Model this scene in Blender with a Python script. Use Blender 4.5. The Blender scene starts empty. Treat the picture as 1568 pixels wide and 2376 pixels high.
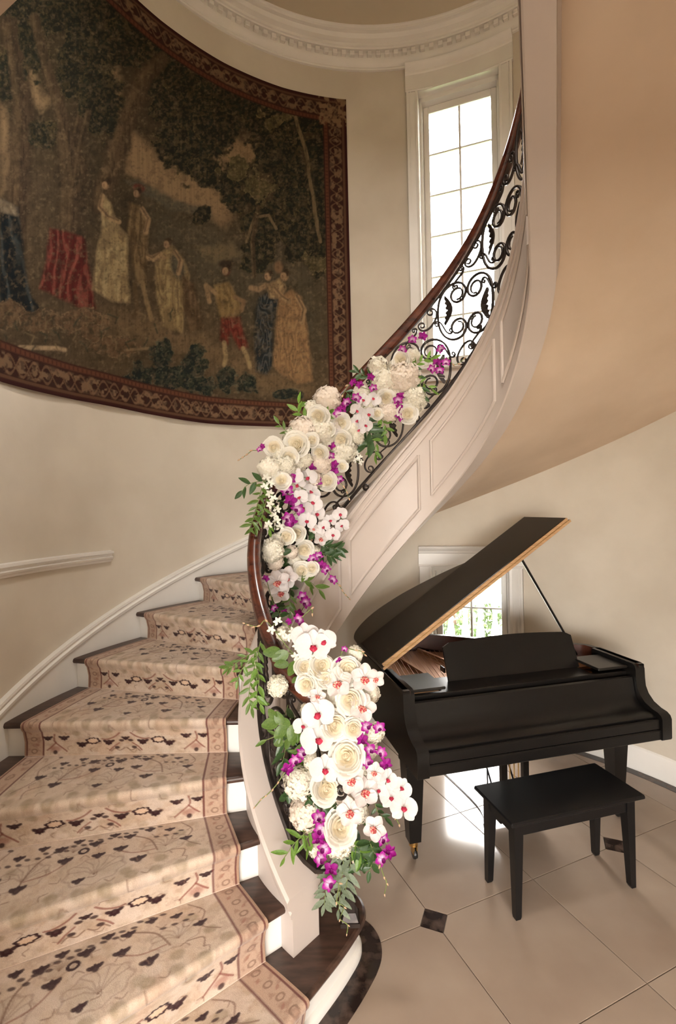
import bpy, math, random
import numpy as np
from mathutils import Vector, Matrix
random.seed(7); rng = np.random.default_rng(7)
SC = bpy.context.scene
COL = SC.collection
rad, sin, cos, pi = math.radians, math.sin, math.cos, math.pi

# ------------------------------------------------------------------ camera
CF, CPITCH, CROLL, CH = 1134.0, -0.0105, -0.0228, 2.0
def cam_axes():
    cp, sp = cos(CPITCH), sin(CPITCH)
    f = Vector((0, cp, sp)); u0 = Vector((0, -sp, cp)); r0 = Vector((1, 0, 0))
    c, s = cos(CROLL), sin(CROLL)
    return c*r0+s*u0, -s*r0+c*u0, f
CR, CU, CW = cam_axes()
cd = bpy.data.cameras.new('camera'); cam = bpy.data.objects.new('camera', cd); COL.objects.link(cam)
cd.sensor_fit = 'VERTICAL'; cd.sensor_height = 36.0; cd.sensor_width = 24.0
cd.lens = CF/2376*36.0; cd.clip_start = 0.05; cd.clip_end = 200
m = Matrix.Identity(4)
for i in range(3):
    m[i][0] = CR[i]; m[i][1] = CU[i]; m[i][2] = -CW[i]
m[0][3], m[1][3], m[2][3] = 0, 0, CH
cam.matrix_world = m
SC.camera = cam
# ------------------------------------------------------------------ world, lights, exposure
wd = bpy.data.worlds.new('sky'); SC.world = wd; wd.use_nodes = True
bg = wd.node_tree.nodes['Background']
bg.inputs[0].default_value = (1.0, 0.965, 0.92, 1); bg.inputs[1].default_value = 29.0
SC.view_settings.view_transform = 'Standard'; SC.view_settings.look = 'None'
SC.view_settings.exposure = 0.52; SC.view_settings.gamma = 1.0
SC.view_settings.use_curve_mapping = False
SC.cycles.max_bounces = 10; SC.cycles.diffuse_bounces = 5; SC.cycles.glossy_bounces = 5
SC.cycles.transparent_max_bounces = 12; SC.cycles.sample_clamp_indirect = 6.0
SC.cycles.caustics_reflective = False; SC.cycles.caustics_refractive = False
def area(name, loc, size, energy, color, rot=(0, 0, 0)):
    l = bpy.data.lights.new(name, 'AREA'); l.shape = 'DISK'; l.size = size; l.energy = energy; l.color = color
    o = bpy.data.objects.new(name, l); o.location = loc; o.rotation_euler = rot; COL.objects.link(o); return o
HALL_LAMPS = [((-1.2, -1.4, 2.62), 0.4, 60), ((1.3, -1.4, 2.62), 0.4, 45)]
UP_LAMPS = [((0.35, 1.55, 5.85), 0.6, 50)]
for i, (p, s, e) in enumerate(HALL_LAMPS): area('hall_lamp_light', p, s, e, (1.0, 0.92, 0.84)).data.spread = rad(148)
for i, (p, s, e) in enumerate(UP_LAMPS): area('rotunda_lamp_light', p, s, e, (1.0, 0.95, 0.89)).data.spread = rad(160)

sn = bpy.data.lights.new('sun', 'SUN'); sn.energy = 170; sn.angle = .01; sn.color = (1, .97, .92)
so_ = bpy.data.objects.new('sun', sn); COL.objects.link(so_); so_.rotation_euler = Vector((.78, .03, -.62)).to_track_quat('-Z', 'Y').to_euler()
TABLE_LAMP = (-0.55, -0.95, 1.42)
l = bpy.data.lights.new('table_lamp_light', 'POINT'); l.energy = 16; l.color = (1.0, .78, .60); l.shadow_soft_size = .10
o = bpy.data.objects.new('table_lamp_light', l); o.location = TABLE_LAMP; COL.objects.link(o)

# ------------------------------------------------------------------ plan geometry (metres)
RISE = 0.1837
OC = (0.4084, 2.3211); OR = 2.19          # round stair hall
IC = (0.3193, 2.5314); DPI, DPO = 13.85, 13.15
HARM = (-0.0042, 0.0037, 0.018, 0.006)
PHS = 197.0                                # beyond this the inner stringer runs straight on
def inn(phi, r):
    if phi > PHS:
        a = Vector(inn(PHS, r)); b = Vector(inn(PHS, .72)); t = Vector((sin(rad(PHS+6)), cos(rad(PHS+6)))); a += t*(.72*rad(phi-PHS)); return (a.x, a.y)
    p = rad(phi); rr = r+HARM[0]*cos(2*p)+HARM[1]*sin(2*p)+HARM[2]*cos(3*p)+HARM[3]*sin(3*p)
    return (IC[0]-rr*cos(p), IC[1]+rr*sin(p))
def out(phi, r=OR):
    p = rad(phi); return (OC[0]-r*cos(p), OC[1]+r*sin(p))
def phi_i(n): return DPI*(n-5)
def phi_o(n): return 5.9+DPO*(n-5)
def n_i(phi): return 5+phi/DPI
def n_o(phi): return 5+(phi-5.9)/DPO
def mix(a, b, t): return tuple(x+(y-x)*t for x, y in zip(a, b))
def riser_pt(n, t, ra=0.79, rb=OR): return mix(inn(phi_i(n), ra), out(phi_o(n), rb), t)
def px2w(x, y, d):                          # the point at forward distance d seen at photo pixel (x, y)
    v = ((x-784)/CF)*CR-((y-1188)/CF)*CU+CW
    return Vector((0, 0, CH))+v*d
def w2px(p):
    d = Vector(p)-Vector((0, 0, CH)); z = d.dot(CW)
    return 784+CF*d.dot(CR)/z, 1188-CF*d.dot(CU)/z, z

# ------------------------------------------------------------------ helpers
def link(name, data, parent=None):
    o = bpy.data.objects.new(name, data); COL.objects.link(o)
    if parent: o.parent = parent
    return o
def tag(o, label=None, cat=None, group=None, kind=None):
    if label: o['label'] = label
    if cat: o['category'] = cat
    if group: o['group'] = group
    if kind: o['kind'] = kind
    return o
def empty(name, loc=(0, 0, 0), rz=0, parent=None):
    o = link(name, None, parent); o.location = loc; o.rotation_euler = (0, 0, rz); o.empty_display_size = 0.1; return o
def mdata(name, V, F, mat=None, smooth=True):
    me = bpy.data.meshes.new(name); me.from_pydata([tuple(v) for v in V], [], [tuple(f) for f in F])
    if mat: me.materials.append(mat)
    if smooth: me.polygons.foreach_set('use_smooth', [True]*len(me.polygons))
    me.update(); return me
def mesh(name, V, F, mat, parent=None, smooth=True): return link(name, mdata(name, V, F, mat, smooth), parent)
class MB:
    def __init__(s): s.V = []; s.F = []
    def add(s, V, F):
        b = len(s.V); s.V += [tuple(v) for v in V]; s.F += [tuple(i+b for i in f) for f in F]; return s
    def box(s, a, b, M=None):
        V = [Vector((x, y, z)) for x in (a[0], b[0]) for y in (a[1], b[1]) for z in (a[2], b[2])]
        if M: V = [M @ v for v in V]
        return s.add(V, [(0, 1, 3, 2), (4, 6, 7, 5), (0, 4, 5, 1), (2, 3, 7, 6), (0, 2, 6, 4), (1, 5, 7, 3)])
    def bbox(s, a, b, e, M=None):           # bevelled box: chamfered edges
        c = [(a[i]+b[i])/2 for i in range(3)]; h = [(b[i]-a[i])/2 for i in range(3)]
        V = []
        for k in range(3):
            for sx in (-1, 1):
                for sy in (-1, 1):
                    for sz in (-1, 1):
                        sg = (sx, sy, sz); V.append(Vector([c[i]+sg[i]*(h[i]-(0 if i == k else e)) for i in range(3)]))
        idx = lambda k, x, y, z: k*8+(x > 0)*4+(y > 0)*2+(z > 0)
        F = []
        for k in range(3):
            i, j = [q for q in range(3) if q != k]
            for sg in (-1, 1):
                q = []
                for p in ((-1, -1), (1, -1), (1, 1), (-1, 1)):
                    t = [0, 0, 0]; t[k] = sg; t[i] = p[0]; t[j] = p[1]; q.append(idx(k, *t))
                F.append(q)
        for k in range(3):
            i, j = [q for q in range(3) if q != k]
            for si in (-1, 1):
                for sj in (-1, 1):
                    t = [0, 0, 0]; t[i] = si; t[j] = sj
                    t[k] = -1; a0 = idx(i, *t); b0 = idx(j, *t); t[k] = 1; a1 = idx(i, *t); b1 = idx(j, *t)
                    F.append((a0, b0, b1, a1))
        for sx in (-1, 1):
            for sy in (-1, 1):
                for sz in (-1, 1): F.append((idx(0, sx, sy, sz), idx(1, sx, sy, sz), idx(2, sx, sy, sz)))
        if M: V = [M @ v for v in V]
        return s.add(V, F)
    def grid(s, rows, closed_u=False, closed_v=False):
        n, k = len(rows), len(rows[0]); V = [p for r in rows for p in r]; F = []
        for i in range(n if closed_u else n-1):
            for j in range(k if closed_v else k-1):
                F.append((i*k+j, i*k+(j+1) % k, ((i+1) % n)*k+(j+1) % k, ((i+1) % n)*k+j))
        return s.add(V, F)
    def loft(s, rings):                      # closed rings with end caps
        n, k = len(rings), len(rings[0]); s.grid(rings, closed_v=True)
        b = len(s.V)-n*k
        s.F.append(tuple(b+j for j in range(k))[::-1]); s.F.append(tuple(b+(n-1)*k+j for j in range(k))); return s
    def tube(s, path, r, k=8, prof=None, up=Vector((0, 0, 1))):
        P = [Vector(p) for p in path]; rings = []
        for i, p in enumerate(P):
            t = (P[min(i+1, len(P)-1)]-P[max(i-1, 0)])
            t = t.normalized() if t.length > 1e-9 else Vector((0, 0, 1))
            u = up if abs(t.dot(up)) < 0.98 else Vector((1, 0, 0))
            a = t.cross(u).normalized(); b = a.cross(t).normalized()
            ri = r[i] if isinstance(r, (list, tuple)) else r
            pr = prof or [(cos(2*pi*j/k), sin(2*pi*j/k)) for j in range(k)]
            rings.append([p+a*(x*ri)+b*(y*ri) for x, y in pr])
        return s.loft(rings)
    def lathe(s, prof, c=(0, 0, 0), k=20, M=None):
        rings = [[Vector((c[0]+r*cos(2*pi*j/k), c[1]+r*sin(2*pi*j/k), c[2]+z)) for j in range(k)] for r, z in prof]
        if M: rings = [[M @ v for v in q] for q in rings]
        return s.loft(rings)
    def prism(s, poly, z0, z1):
        n = len(poly); V = [(x, y, z0) for x, y in poly]+[(x, y, z1) for x, y in poly]
        F = [tuple(range(n))[::-1], tuple(range(n, 2*n))]+[(i, (i+1) % n, n+(i+1) % n, n+i) for i in range(n)]
        return s.add(V, F)
    def data(s, name, mat, smooth=False): return mdata(name, s.V, s.F, mat, smooth)
    def build(s, name, mat, parent=None, smooth=False): return link(name, s.data(name, mat, smooth), parent)
def autosmooth(o, ang=35):
    me = o.data; me.polygons.foreach_set('use_smooth', [True]*len(me.polygons))
    try: me.set_sharp_from_angle(angle=rad(ang))
    except Exception: pass
    return o
def grid_mesh(name, P, Crgb, mat, parent=None):       # P: (n,k,3) array, Crgb: (n,k,3) linear colours or None
    n, k = P.shape[:2]; me = bpy.data.meshes.new(name)
    me.vertices.add(n*k); me.vertices.foreach_set('co', P.reshape(-1).astype(np.float32))
    i = np.arange(n-1)[:, None]*k+np.arange(k-1)[None, :]
    q = np.stack([i, i+1, i+k+1, i+k], -1).reshape(-1)
    nf = (n-1)*(k-1); me.loops.add(nf*4); me.loops.foreach_set('vertex_index', q.astype(np.int32))
    me.polygons.add(nf); me.polygons.foreach_set('loop_start', (np.arange(nf)*4).astype(np.int32))
    me.polygons.foreach_set('use_smooth', np.ones(nf, bool)); me.update(calc_edges=True)
    if Crgb is not None:
        a = me.color_attributes.new('Col', 'FLOAT_COLOR', 'POINT')
        c = np.ones((n*k, 4), np.float32); c[:, :3] = Crgb.reshape(-1, 3); a.data.foreach_set('color', c.reshape(-1))
    me.materials.append(mat); return link(name, me, parent)
def lin(c):
    c = np.asarray(c, float)/255; return np.where(c <= .04045, c/12.92, ((c+.055)/1.055)**2.4)

# ------------------------------------------------------------------ materials
def M_(name): 
    mt = bpy.data.materials.new(name); mt.use_nodes = True; return mt, mt.node_tree.nodes, mt.node_tree.links, mt.node_tree.nodes['Principled BSDF']
def mat(name, col, rough=0.5, metal=0.0, var=0.0, scale=8.0, col2=None, bump=0.0, bscale=60.0, coat=0.0, spec=0.5, sub=0.0, stretch=(1, 1, 1), detail=4, lo=.35, hi=.65, trans=0):
    mt, N, L, B = M_(name)
    B.inputs['Roughness'].default_value = rough; B.inputs['Metallic'].default_value = metal
    B.inputs['Coat Weight'].default_value = coat; B.inputs['Coat Roughness'].default_value = 0.06
    B.inputs['Specular IOR Level'].default_value = spec
    if sub:
        B.inputs['Subsurface Weight'].default_value = sub; B.inputs['Subsurface Scale'].default_value = 0.01
    tc = N.new('ShaderNodeTexCoord'); mp = N.new('ShaderNodeMapping'); mp.inputs['Scale'].default_value = stretch
    L.new(tc.outputs['Object'], mp.inputs['Vector'])
    c = tuple(col)+(1,)
    if col2 is not None or var:
        nz = N.new('ShaderNodeTexNoise'); nz.inputs['Scale'].default_value = scale; nz.inputs['Detail'].default_value = detail
        L.new(mp.outputs[0], nz.inputs['Vector'])
        rp = N.new('ShaderNodeValToRGB'); rp.color_ramp.elements[0].position = lo; rp.color_ramp.elements[1].position = hi
        rp.color_ramp.elements[0].color = c
        rp.color_ramp.elements[1].color = tuple(col2)+(1,) if col2 is not None else tuple(min(1, x*(1+var)) for x in col)+(1,)
        L.new(nz.outputs['Fac'], rp.inputs['Fac']); L.new(rp.outputs['Color'], B.inputs['Base Color'])
    else: B.inputs['Base Color'].default_value = c
    if bump:
        n2 = N.new('ShaderNodeTexNoise'); n2.inputs['Scale'].default_value = bscale; n2.inputs['Detail'].default_value = 3
        L.new(mp.outputs[0], n2.inputs['Vector']); bp = N.new('ShaderNodeBump'); bp.inputs['Strength'].default_value = bump
        bp.inputs['Distance'].default_value = 0.01
        L.new(n2.outputs['Fac'], bp.inputs['Height']); L.new(bp.outputs[0], B.inputs['Normal'])
    return mt
def mat_attr(name, rough=0.9, noise=0.15, nscale=180.0, bump=0.0, sheen=0.0, trans=0.0, spec=.3):
    mt, N, L, B = M_(name)
    at = N.new('ShaderNodeAttribute'); at.attribute_name = 'Col'
    B.inputs['Roughness'].default_value = rough; B.inputs['Specular IOR Level'].default_value = spec
    src = at.outputs['Color']
    if noise:
        tc = N.new('ShaderNodeTexCoord'); nz = N.new('ShaderNodeTexNoise'); nz.inputs['Scale'].default_value = nscale
        L.new(tc.outputs['Object'], nz.inputs['Vector'])
        mr = N.new('ShaderNodeMapRange'); mr.inputs[3].default_value = 1-noise; mr.inputs[4].default_value = 1+noise
        L.new(nz.outputs['Fac'], mr.inputs[0])
        mx = N.new('ShaderNodeMix'); mx.data_type = 'RGBA'; mx.blend_type = 'MULTIPLY'; mx.inputs[0].default_value = 1
        L.new(src, mx.inputs[6]); L.new(mr.outputs[0], mx.inputs[7]); src = mx.outputs[2]
        if bump:
            bp = N.new('ShaderNodeBump'); bp.inputs['Strength'].default_value = bump; bp.inputs['Distance'].default_value = .004
            L.new(nz.outputs['Fac'], bp.inputs['Height']); L.new(bp.outputs[0], B.inputs['Normal'])
    L.new(src, B.inputs['Base Color'])
    if sheen: B.inputs['Sheen Weight'].default_value = sheen
    if trans:
        out_ = N['Material Output']; tl = N.new('ShaderNodeBsdfTranslucent'); ms = N.new('ShaderNodeMixShader')
        ms.inputs[0].default_value = trans; L.new(src, tl.inputs['Color']); L.new(B.outputs[0], ms.inputs[1]); L.new(tl.outputs[0], ms.inputs[2])
        L.new(ms.outputs[0], out_.inputs['Surface'])
    return mt
def mat_leaf(name, c1, c2, rough=.45, trans=.25):
    mt = mat(name, c1, rough, col2=c2, scale=9); N = mt.node_tree.nodes; L = mt.node_tree.links
    B = N['Principled BSDF']; out_ = N['Material Output']; tl = N.new('ShaderNodeBsdfTranslucent'); ms = N.new('ShaderNodeMixShader')
    tl.inputs['Color'].default_value = tuple(min(1, x*1.6) for x in c2)+(1,)
    ms.inputs[0].default_value = trans; L.new(B.outputs[0], ms.inputs[1]); L.new(tl.outputs[0], ms.inputs[2]); L.new(ms.outputs[0], out_.inputs['Surface'])
    return mt
def mat_glass(name):
    mt, N, L, B = M_(name); out_ = N['Material Output']
    tr = N.new('ShaderNodeBsdfTransparent'); gl = N.new('ShaderNodeBsdfGlossy'); gl.inputs['Roughness'].default_value = 0.02
    fr = N.new('ShaderNodeFresnel'); fr.inputs[0].default_value = 1.35; ms = N.new('ShaderNodeMixShader')
    L.new(fr.outputs[0], ms.inputs[0]); L.new(tr.outputs[0], ms.inputs[1]); L.new(gl.outputs[0], ms.inputs[2]); L.new(ms.outputs[0], out_.inputs['Surface'])
    return mt
WALL = mat('plaster_beige', (.55, .49, .405), .75, col2=(.635, .575, .485), scale=1.8, detail=7, bump=.06, bscale=35, spec=.3)
SOFF = mat('plaster_soffit', (.57, .44, .325), .75, col2=(.66, .525, .40), scale=1.6, detail=7, bump=.06, bscale=30, spec=.3)
WHITE = mat('white_paint', (.74, .71, .665), .38, var=.05, scale=5)
FASC = mat('stringer_paint', (.49, .42, .375), .45, var=.05, scale=4)
CEIL = mat('ceiling_paint', (.56, .49, .37), .8, var=.08, scale=2)
WALNUT = mat('walnut_tread', (.035, .018, .013), .32, col2=(.075, .040, .028), scale=3, stretch=(3, 14, 14), detail=6, bump=.03)
MAHOG = mat('mahogany_rail', (.035, .008, .005), .27, col2=(.10, .026, .012), scale=5, stretch=(2, 2, 6), coat=.25, detail=6)
IRON = mat('wrought_iron', (.020, .015, .013), .42, metal=.55, col2=(.045, .032, .026), scale=20, bump=.1, bscale=90)
MARB = mat('cream_marble', (.285, .215, .165), .13, col2=(.345, .268, .21), scale=2.2, detail=8, spec=.5)
DMARB = mat('emperador_marble', (.020, .012, .010), .18, col2=(.11, .072, .055), scale=14, detail=9, lo=.45, hi=.72)
GROUT = mat('grout', (.30, .24, .19), .8)
BLACK = mat('piano_black', (.006, .0052, .0048), .30, bump=.015, bscale=300, spec=.35)
BLACKL = mat('piano_lid_black', (.008, .007, .006), .34, bump=.02, bscale=300, spec=.45)
LIDM = mat('piano_lid_satin', (.048, .042, .035), .42, bump=.02, bscale=300, spec=.9)
BENCHM = mat('bench_black', (.005, .005, .0055), .30, bump=.02, bscale=250, spec=.4)
RAWW = mat('raw_lid_edge', (.34, .19, .09), .5, col2=(.52, .32, .16), scale=6, stretch=(2, 30, 30))
INRIM = mat('inner_rim_mahogany', (.035, .012, .008), .3, col2=(.07, .022, .012), scale=6, coat=.4)
PLATE = mat('bronze_plate', (.50, .27, .15), .42, metal=.7)
SBOARD = mat('soundboard', (.40, .22, .11), .5)
STRING = mat('copper_string', (.55, .28, .17), .35, metal=.9)
BRASS = mat('brass', (.62, .40, .15), .28, metal=1.0)
CASTW = mat('caster_black', (.01, .01, .01), .3)
FELT = mat('red_felt', (.20, .02, .02), .9)
GLASS = mat_glass('window_glass')
LAMPW = mat('lamp_white', (.8, .78, .74), .4)
# ------------------------------------------------------------------ floor: marble tiles and dark insets
TT, TA = 0.6235, 0.4001
O1 = px2w(1006.4, 2135.0, 1.0); _d = O1-Vector((0, 0, CH)); O1 = Vector((0, 0, CH))+_d*(-CH/_d.z)
tq = Vector((cos(TA), sin(TA))); tp = Vector((-sin(TA), cos(TA)))
fl = MB().box((-3.2, -5.2, -0.12), (4.2, 4.75, -0.012)).build('floor', GROUT); tag(fl, kind='structure')
IH = 0.0757
def tilepoly(i, j):
    g = 0.0016; a, b = i*TT+g, (i+1)*TT-g; c, d = j*TT+g, (j+1)*TT-g
    pts = []
    for (x, y, k, l) in ((a, c, i, j), (b, c, i+1, j), (b, d, i+1, j+1), (a, d, i, j+1)):
        if k % 2 == 0 and l % 2 == 0:
            h = IH; sx = 1 if k == i else -1; sy = 1 if l == j else -1
            p1, p2 = (x+sx*h, y), (x, y+sy*h)
            pts += [p2, p1] if (sx, sy) in ((1, 1), (-1, -1)) else [p1, p2]
        else: pts.append((x, y))
    return pts
tdat = {}
for i in range(-6, 8):
    for j in range(-12, 7):
        c = O1.xy+tq*((i+.5)*TT)+tp*((j+.5)*TT)
        if c.y < 0.9 or c.y > 4.7 or (Vector(c)-Vector(OC)).length > 2.45: continue
        key = (i % 2, j % 2)
        if key not in tdat:
            P = tilepoly(*key); cx, cy = key[0]*TT, key[1]*TT
            P = [(x-cx, y-cy) for x, y in P]; ins = [(x*.995+TT/2*.005, y*.995+TT/2*.005) for x, y in P]
            n = len(P); V = [(x, y, -.012) for x, y in P]+[(x, y, -.0012) for x, y in P]+[(x, y, 0) for x, y in ins]
            F = [tuple(range(2*n, 3*n))]+[(k, (k+1) % n, n+(k+1) % n, n+k) for k in range(n)]+[(n+k, n+(k+1) % n, 2*n+(k+1) % n, 2*n+k) for k in range(n)]
            tdat[key] = mdata('tile', V, F, MARB, False)
        o = link('tile', tdat[key], fl); w = O1.xy+tq*(i*TT)+tp*(j*TT)
        o.location = (w.x, w.y, 0); o.rotation_euler = (0, 0, TA)
h = IH-.0016; ind = MB().prism([(h, 0), (0, h), (-h, 0), (0, -h)], -.012, 0.0).data('inset_tile', DMARB)
for i in range(-4, 8, 2):
    for j in range(-6, 8, 2):
        c = O1.xy+tq*(i*TT)+tp*(j*TT)
        if c.y < 0.9 or (Vector(c)-Vector(OC)).length > 2.2: continue
        o = link('inset_tile', ind, fl); o.location = (c.x, c.y, 0); o.rotation_euler = (0, 0, TA)
# dark border strip along the curved wall
rows = [[out(f, 2.165)+(.0,), out(f, 2.165)+(.0018,), out(f, 2.095)+(.0018,), out(f, 2.095)+(0,)] for f in np.arange(60, 216, 3.0)]
MB().grid(rows).build('border_strip', DMARB, fl)

# ------------------------------------------------------------------ curved wall with two window openings
UW = (100.6, 118.9, 3.27, 5.735); LW = (101.4, 119.1, 0.12, 1.435)
WTOP = 6.25
phis = sorted(set([round(x, 2) for x in np.arange(-50, 216, 2.5)]+[UW[0], UW[1], LW[0], LW[1]]))
zs = [-.02, LW[2], LW[3], UW[2], UW[3], WTOP]
V = []; F = []
for f in phis:
    for z in zs: V.append(out(f)+(z,))
for i in range(len(phis)-1):
    mid = (phis[i]+phis[i+1])/2
    for j in range(len(zs)-1):
        if j == 1 and LW[0] < mid < LW[1]: continue
        if j == 3 and UW[0] < mid < UW[1]: continue
        k = len(zs); F.append((i*k+j, i*k+j+1, (i+1)*k+j+1, (i+1)*k+j))
wall = mesh('wall_back', V, F, WALL); tag(wall, kind='structure')
# hall behind the camera; low ceiling, header and glazed entrance added to shape light
a0, a1 = out(-50), out(215)
HY, HZ = .25, 2.75
def wallplane(name, p, q, z0, z1, m=WALL):
    o = mesh(name, [p+(z0,), q+(z0,), q+(z1,), p+(z1,)], [(0, 1, 2, 3)], m, None, False); return tag(o, kind='structure')
wallplane('wall_left', a0, (-1.05, HY), -.02, 6.6); wallplane('wall_left_reveal', (-1.05, HY), (-2.9, HY), -.02, HZ)
wallplane('wall_hall_left', (-2.9, HY), (-2.9, -5), -.02, HZ); wallplane('wall_hall_right', (3.9, -5), (3.9, HY), -.02, HZ)
wallplane('wall_right', (2.3, HY), a1, -.02, 6.6); wallplane('wall_right_reveal', (3.9, HY), (2.3, HY), -.02, HZ)
wallplane('light_block_header', (-1.05, HY), (2.3, HY), 2.62, 6.6)  # unseen header, added to keep hall light off the upper soffit and walls
FD = (-2.3, 1.1, .05, 2.45)
wallplane('wall_front_left', (-2.9, -5), (FD[0], -5), -.02, HZ); wallplane('wall_front_right', (FD[1], -5), (3.9, -5), -.02, HZ); wallplane('wall_front_top', (FD[0], -5), (FD[1], -5), FD[3], HZ)
dr = empty('added_door_1', (FD[0], -5, 0)); tag(dr, kind='structure'); wd_ = FD[1]-FD[0]  # made-up glazed entrance, added to let low daylight in from behind
for k in range(5): MB().box((k*wd_/4-.04, -.04, 0), (k*wd_/4+.04, .04, FD[3])).build('door_stile', WHITE, dr)
for z in (.05, .95, FD[3]-.05): MB().box((0, -.03, z-.05), (wd_, .03, z+.05)).build('door_rail', WHITE, dr)
for k in range(4): MB().box((k*wd_/4+.04, -.004, .1), ((k+1)*wd_/4-.04, .004, FD[3]-.1)).build('pane', GLASS, dr)
l = bpy.data.lights.new('door_portal', 'AREA'); l.shape = 'RECTANGLE'; l.size = wd_; l.size_y = FD[3]; l.cycles.is_portal = True
o = bpy.data.objects.new('door_portal', l); COL.objects.link(o); o.location = ((FD[0]+FD[1])/2, -5.08, FD[3]/2); o.rotation_euler = Vector((0, 1, 0)).to_track_quat('-Z', 'Y').to_euler()
gf = MB().box((-20, -30, -.4), (20, -5.05, -.2)).build('ground_front', mat('drive_gravel', (.42, .39, .34), .9)); tag(gf, kind='structure')
c1 = mesh('ceiling_hall', [(-2.9, -5, HZ), (3.9, -5, HZ), (3.9, HY, HZ), (-2.9, HY, HZ)], [(0, 1, 2, 3)], CEIL, None, False); tag(c1, kind='structure')
c2 = MB().prism([out(f, 2.30) for f in np.arange(0, 360, 4)], 6.21, 6.62).build('ceiling', CEIL); tag(c2, kind='structure')
# upper landing (its edge shows in the top left corner of the picture)
lp = [(-1.83, 2.335), (-1.48, 2.14), (-1.23, 2.0), (-.75, 1.76), (-.5, 1.4), (-.5, HY+.02), (-1.03, HY+.02), (-.99, .66), (-1.4, 1.05), (-1.62, 1.5)]
ld = MB().prism(lp, 4.10, 4.41).build('floor_landing', mat('landing_plaster', (.66, .50, .38), .7)); tag(ld, kind='structure')
# ceiling lamps of the hall (behind and above the camera)
for (p, s, e), nm, lb in zip(HALL_LAMPS+UP_LAMPS, ('ceiling_lamp',)*3, ('flush ceiling lamp over the right of the hall', 'flush ceiling lamp over the left of the hall', 'round lamp hanging high in the stair hall')):
    t = empty(nm, p); tag(t, lb, 'lamp')
    zt = HZ if p[2] < 4.2 else 6.21
    MB().lathe([(.06, 0), (.09, .01), (.09, .03), (.012, .04), (.012, zt-p[2])], (0, 0, .012), 16).build('canopy', BRASS, t)
    MB().lathe([(s*.52, .005), (s*.56, .02), (s*.5, .05), (.05, .06)], (0, 0, 0.0), 24).build('shade', LAMPW, t)

# small table with a lamp, behind the camera
t = empty('console_table', (TABLE_LAMP[0], TABLE_LAMP[1], 0)); tag(t, 'small round walnut side table in the hall', 'table')
MB().lathe([(.22, .70), (.235, .705), (.235, .725), (.22, .73)], k=24).build('table_top', WALNUT, t); MB().lathe([(.16, 0), (.16, .02), (.03, .06), (.025, .66), (.08, .70)], k=16).build('pedestal', WALNUT, t)
t = empty('table_lamp', (TABLE_LAMP[0], TABLE_LAMP[1], .732)); tag(t, 'brass table lamp on the side table in the hall', 'lamp')
MB().lathe([(.07, 0), (.07, .015), (.02, .03), (.035, .12), (.05, .25), (.02, .38), (.01, .52)], k=16).build('base', BRASS, t)
MB().lathe([(.105, .60), (.135, .60), (.145, .608), (.105, .608)], k=24).build('glass_collar', GLASS, t)
# ------------------------------------------------------------------ cornice with dentils
CPROF = [(0, 5.965), (.018, 5.968), (.022, 5.985), (.016, 6.0), (.030, 6.012), (.046, 6.05), (.05, 6.075), (.05, 6.135), (.085, 6.14), (.088, 6.155), (.10, 6.16), (.105, 6.185), (.135, 6.205), (.15, 6.245), (.175, 6.252), (.178, 6.275), (.19, 6.285), (.192, 6.305)]
CPROF = [(p, 5.965+(z-5.965)*.74) for p, z in CPROF]
rows = [[out(f, OR-p)+(z,) for p, z in CPROF] for f in np.arange(-60, 262, 3.0)]
co = MB().grid(rows).build('trim_1', WHITE); tag(co, kind='structure'); autosmooth(co, 30)
dd = MB().bbox((-.021, -.034, 0), (.021, .004, .037), .004).data('dentil', WHITE)
f = -2.0
while f < 132:
    o = link('dentil', dd, co); p = out(f, OR-.05); o.location = p+(6.050,)
    o.rotation_euler = (0, 0, math.atan2(p[1]-OC[1], p[0]-OC[0])-pi/2); f += 2.12
# ------------------------------------------------------------------ chair rail, stair skirting, baseboard
def ring_trim(name, prof, phi0, phi1, zfun, m, step=2.0, cap=True):
    fs = list(np.arange(phi0, phi1, step))+[phi1]
    rings = [[out(f, OR-p)+(z+zfun(f),) for p, z in prof] for f in fs]
    o = MB().loft(rings).build(name, m); autosmooth(o, 30); return tag(o, kind='structure')
ring_trim('trim_2', [(-.01, -.005), (.012, -.002), (.016, .012), (.03, .018), (.036, .030), (.022, .036), (.022, .046), (.040, .056), (.040, .072), (-.01, .076)], -50, 26.7, lambda f: 1.668, WHITE)
def skz(f): return RISE*n_o(f)
sk = [(-.01, -.27), (.018, -.27), (.018, .055), (.03, .065), (.034, .085), (.024, .095), (.024, .106), (.030, .112), (.028, .128), (-.01, .135)]
ring_trim('trim_3', sk, -48, 178, lambda f: skz(f)+0.0, WHITE)
bprof = [(-.01, 0), (.022, 0), (.022, .13), (.012, .15), (.012, .165), (.004, .175), (-.01, .175)]
ring_trim('baseboard_right', bprof, 119.1+3.4, 214, lambda f: 0, WHITE)
ring_trim('baseboard_back', bprof, 30, 101.4-3.0, lambda f: 0, WHITE)

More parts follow.
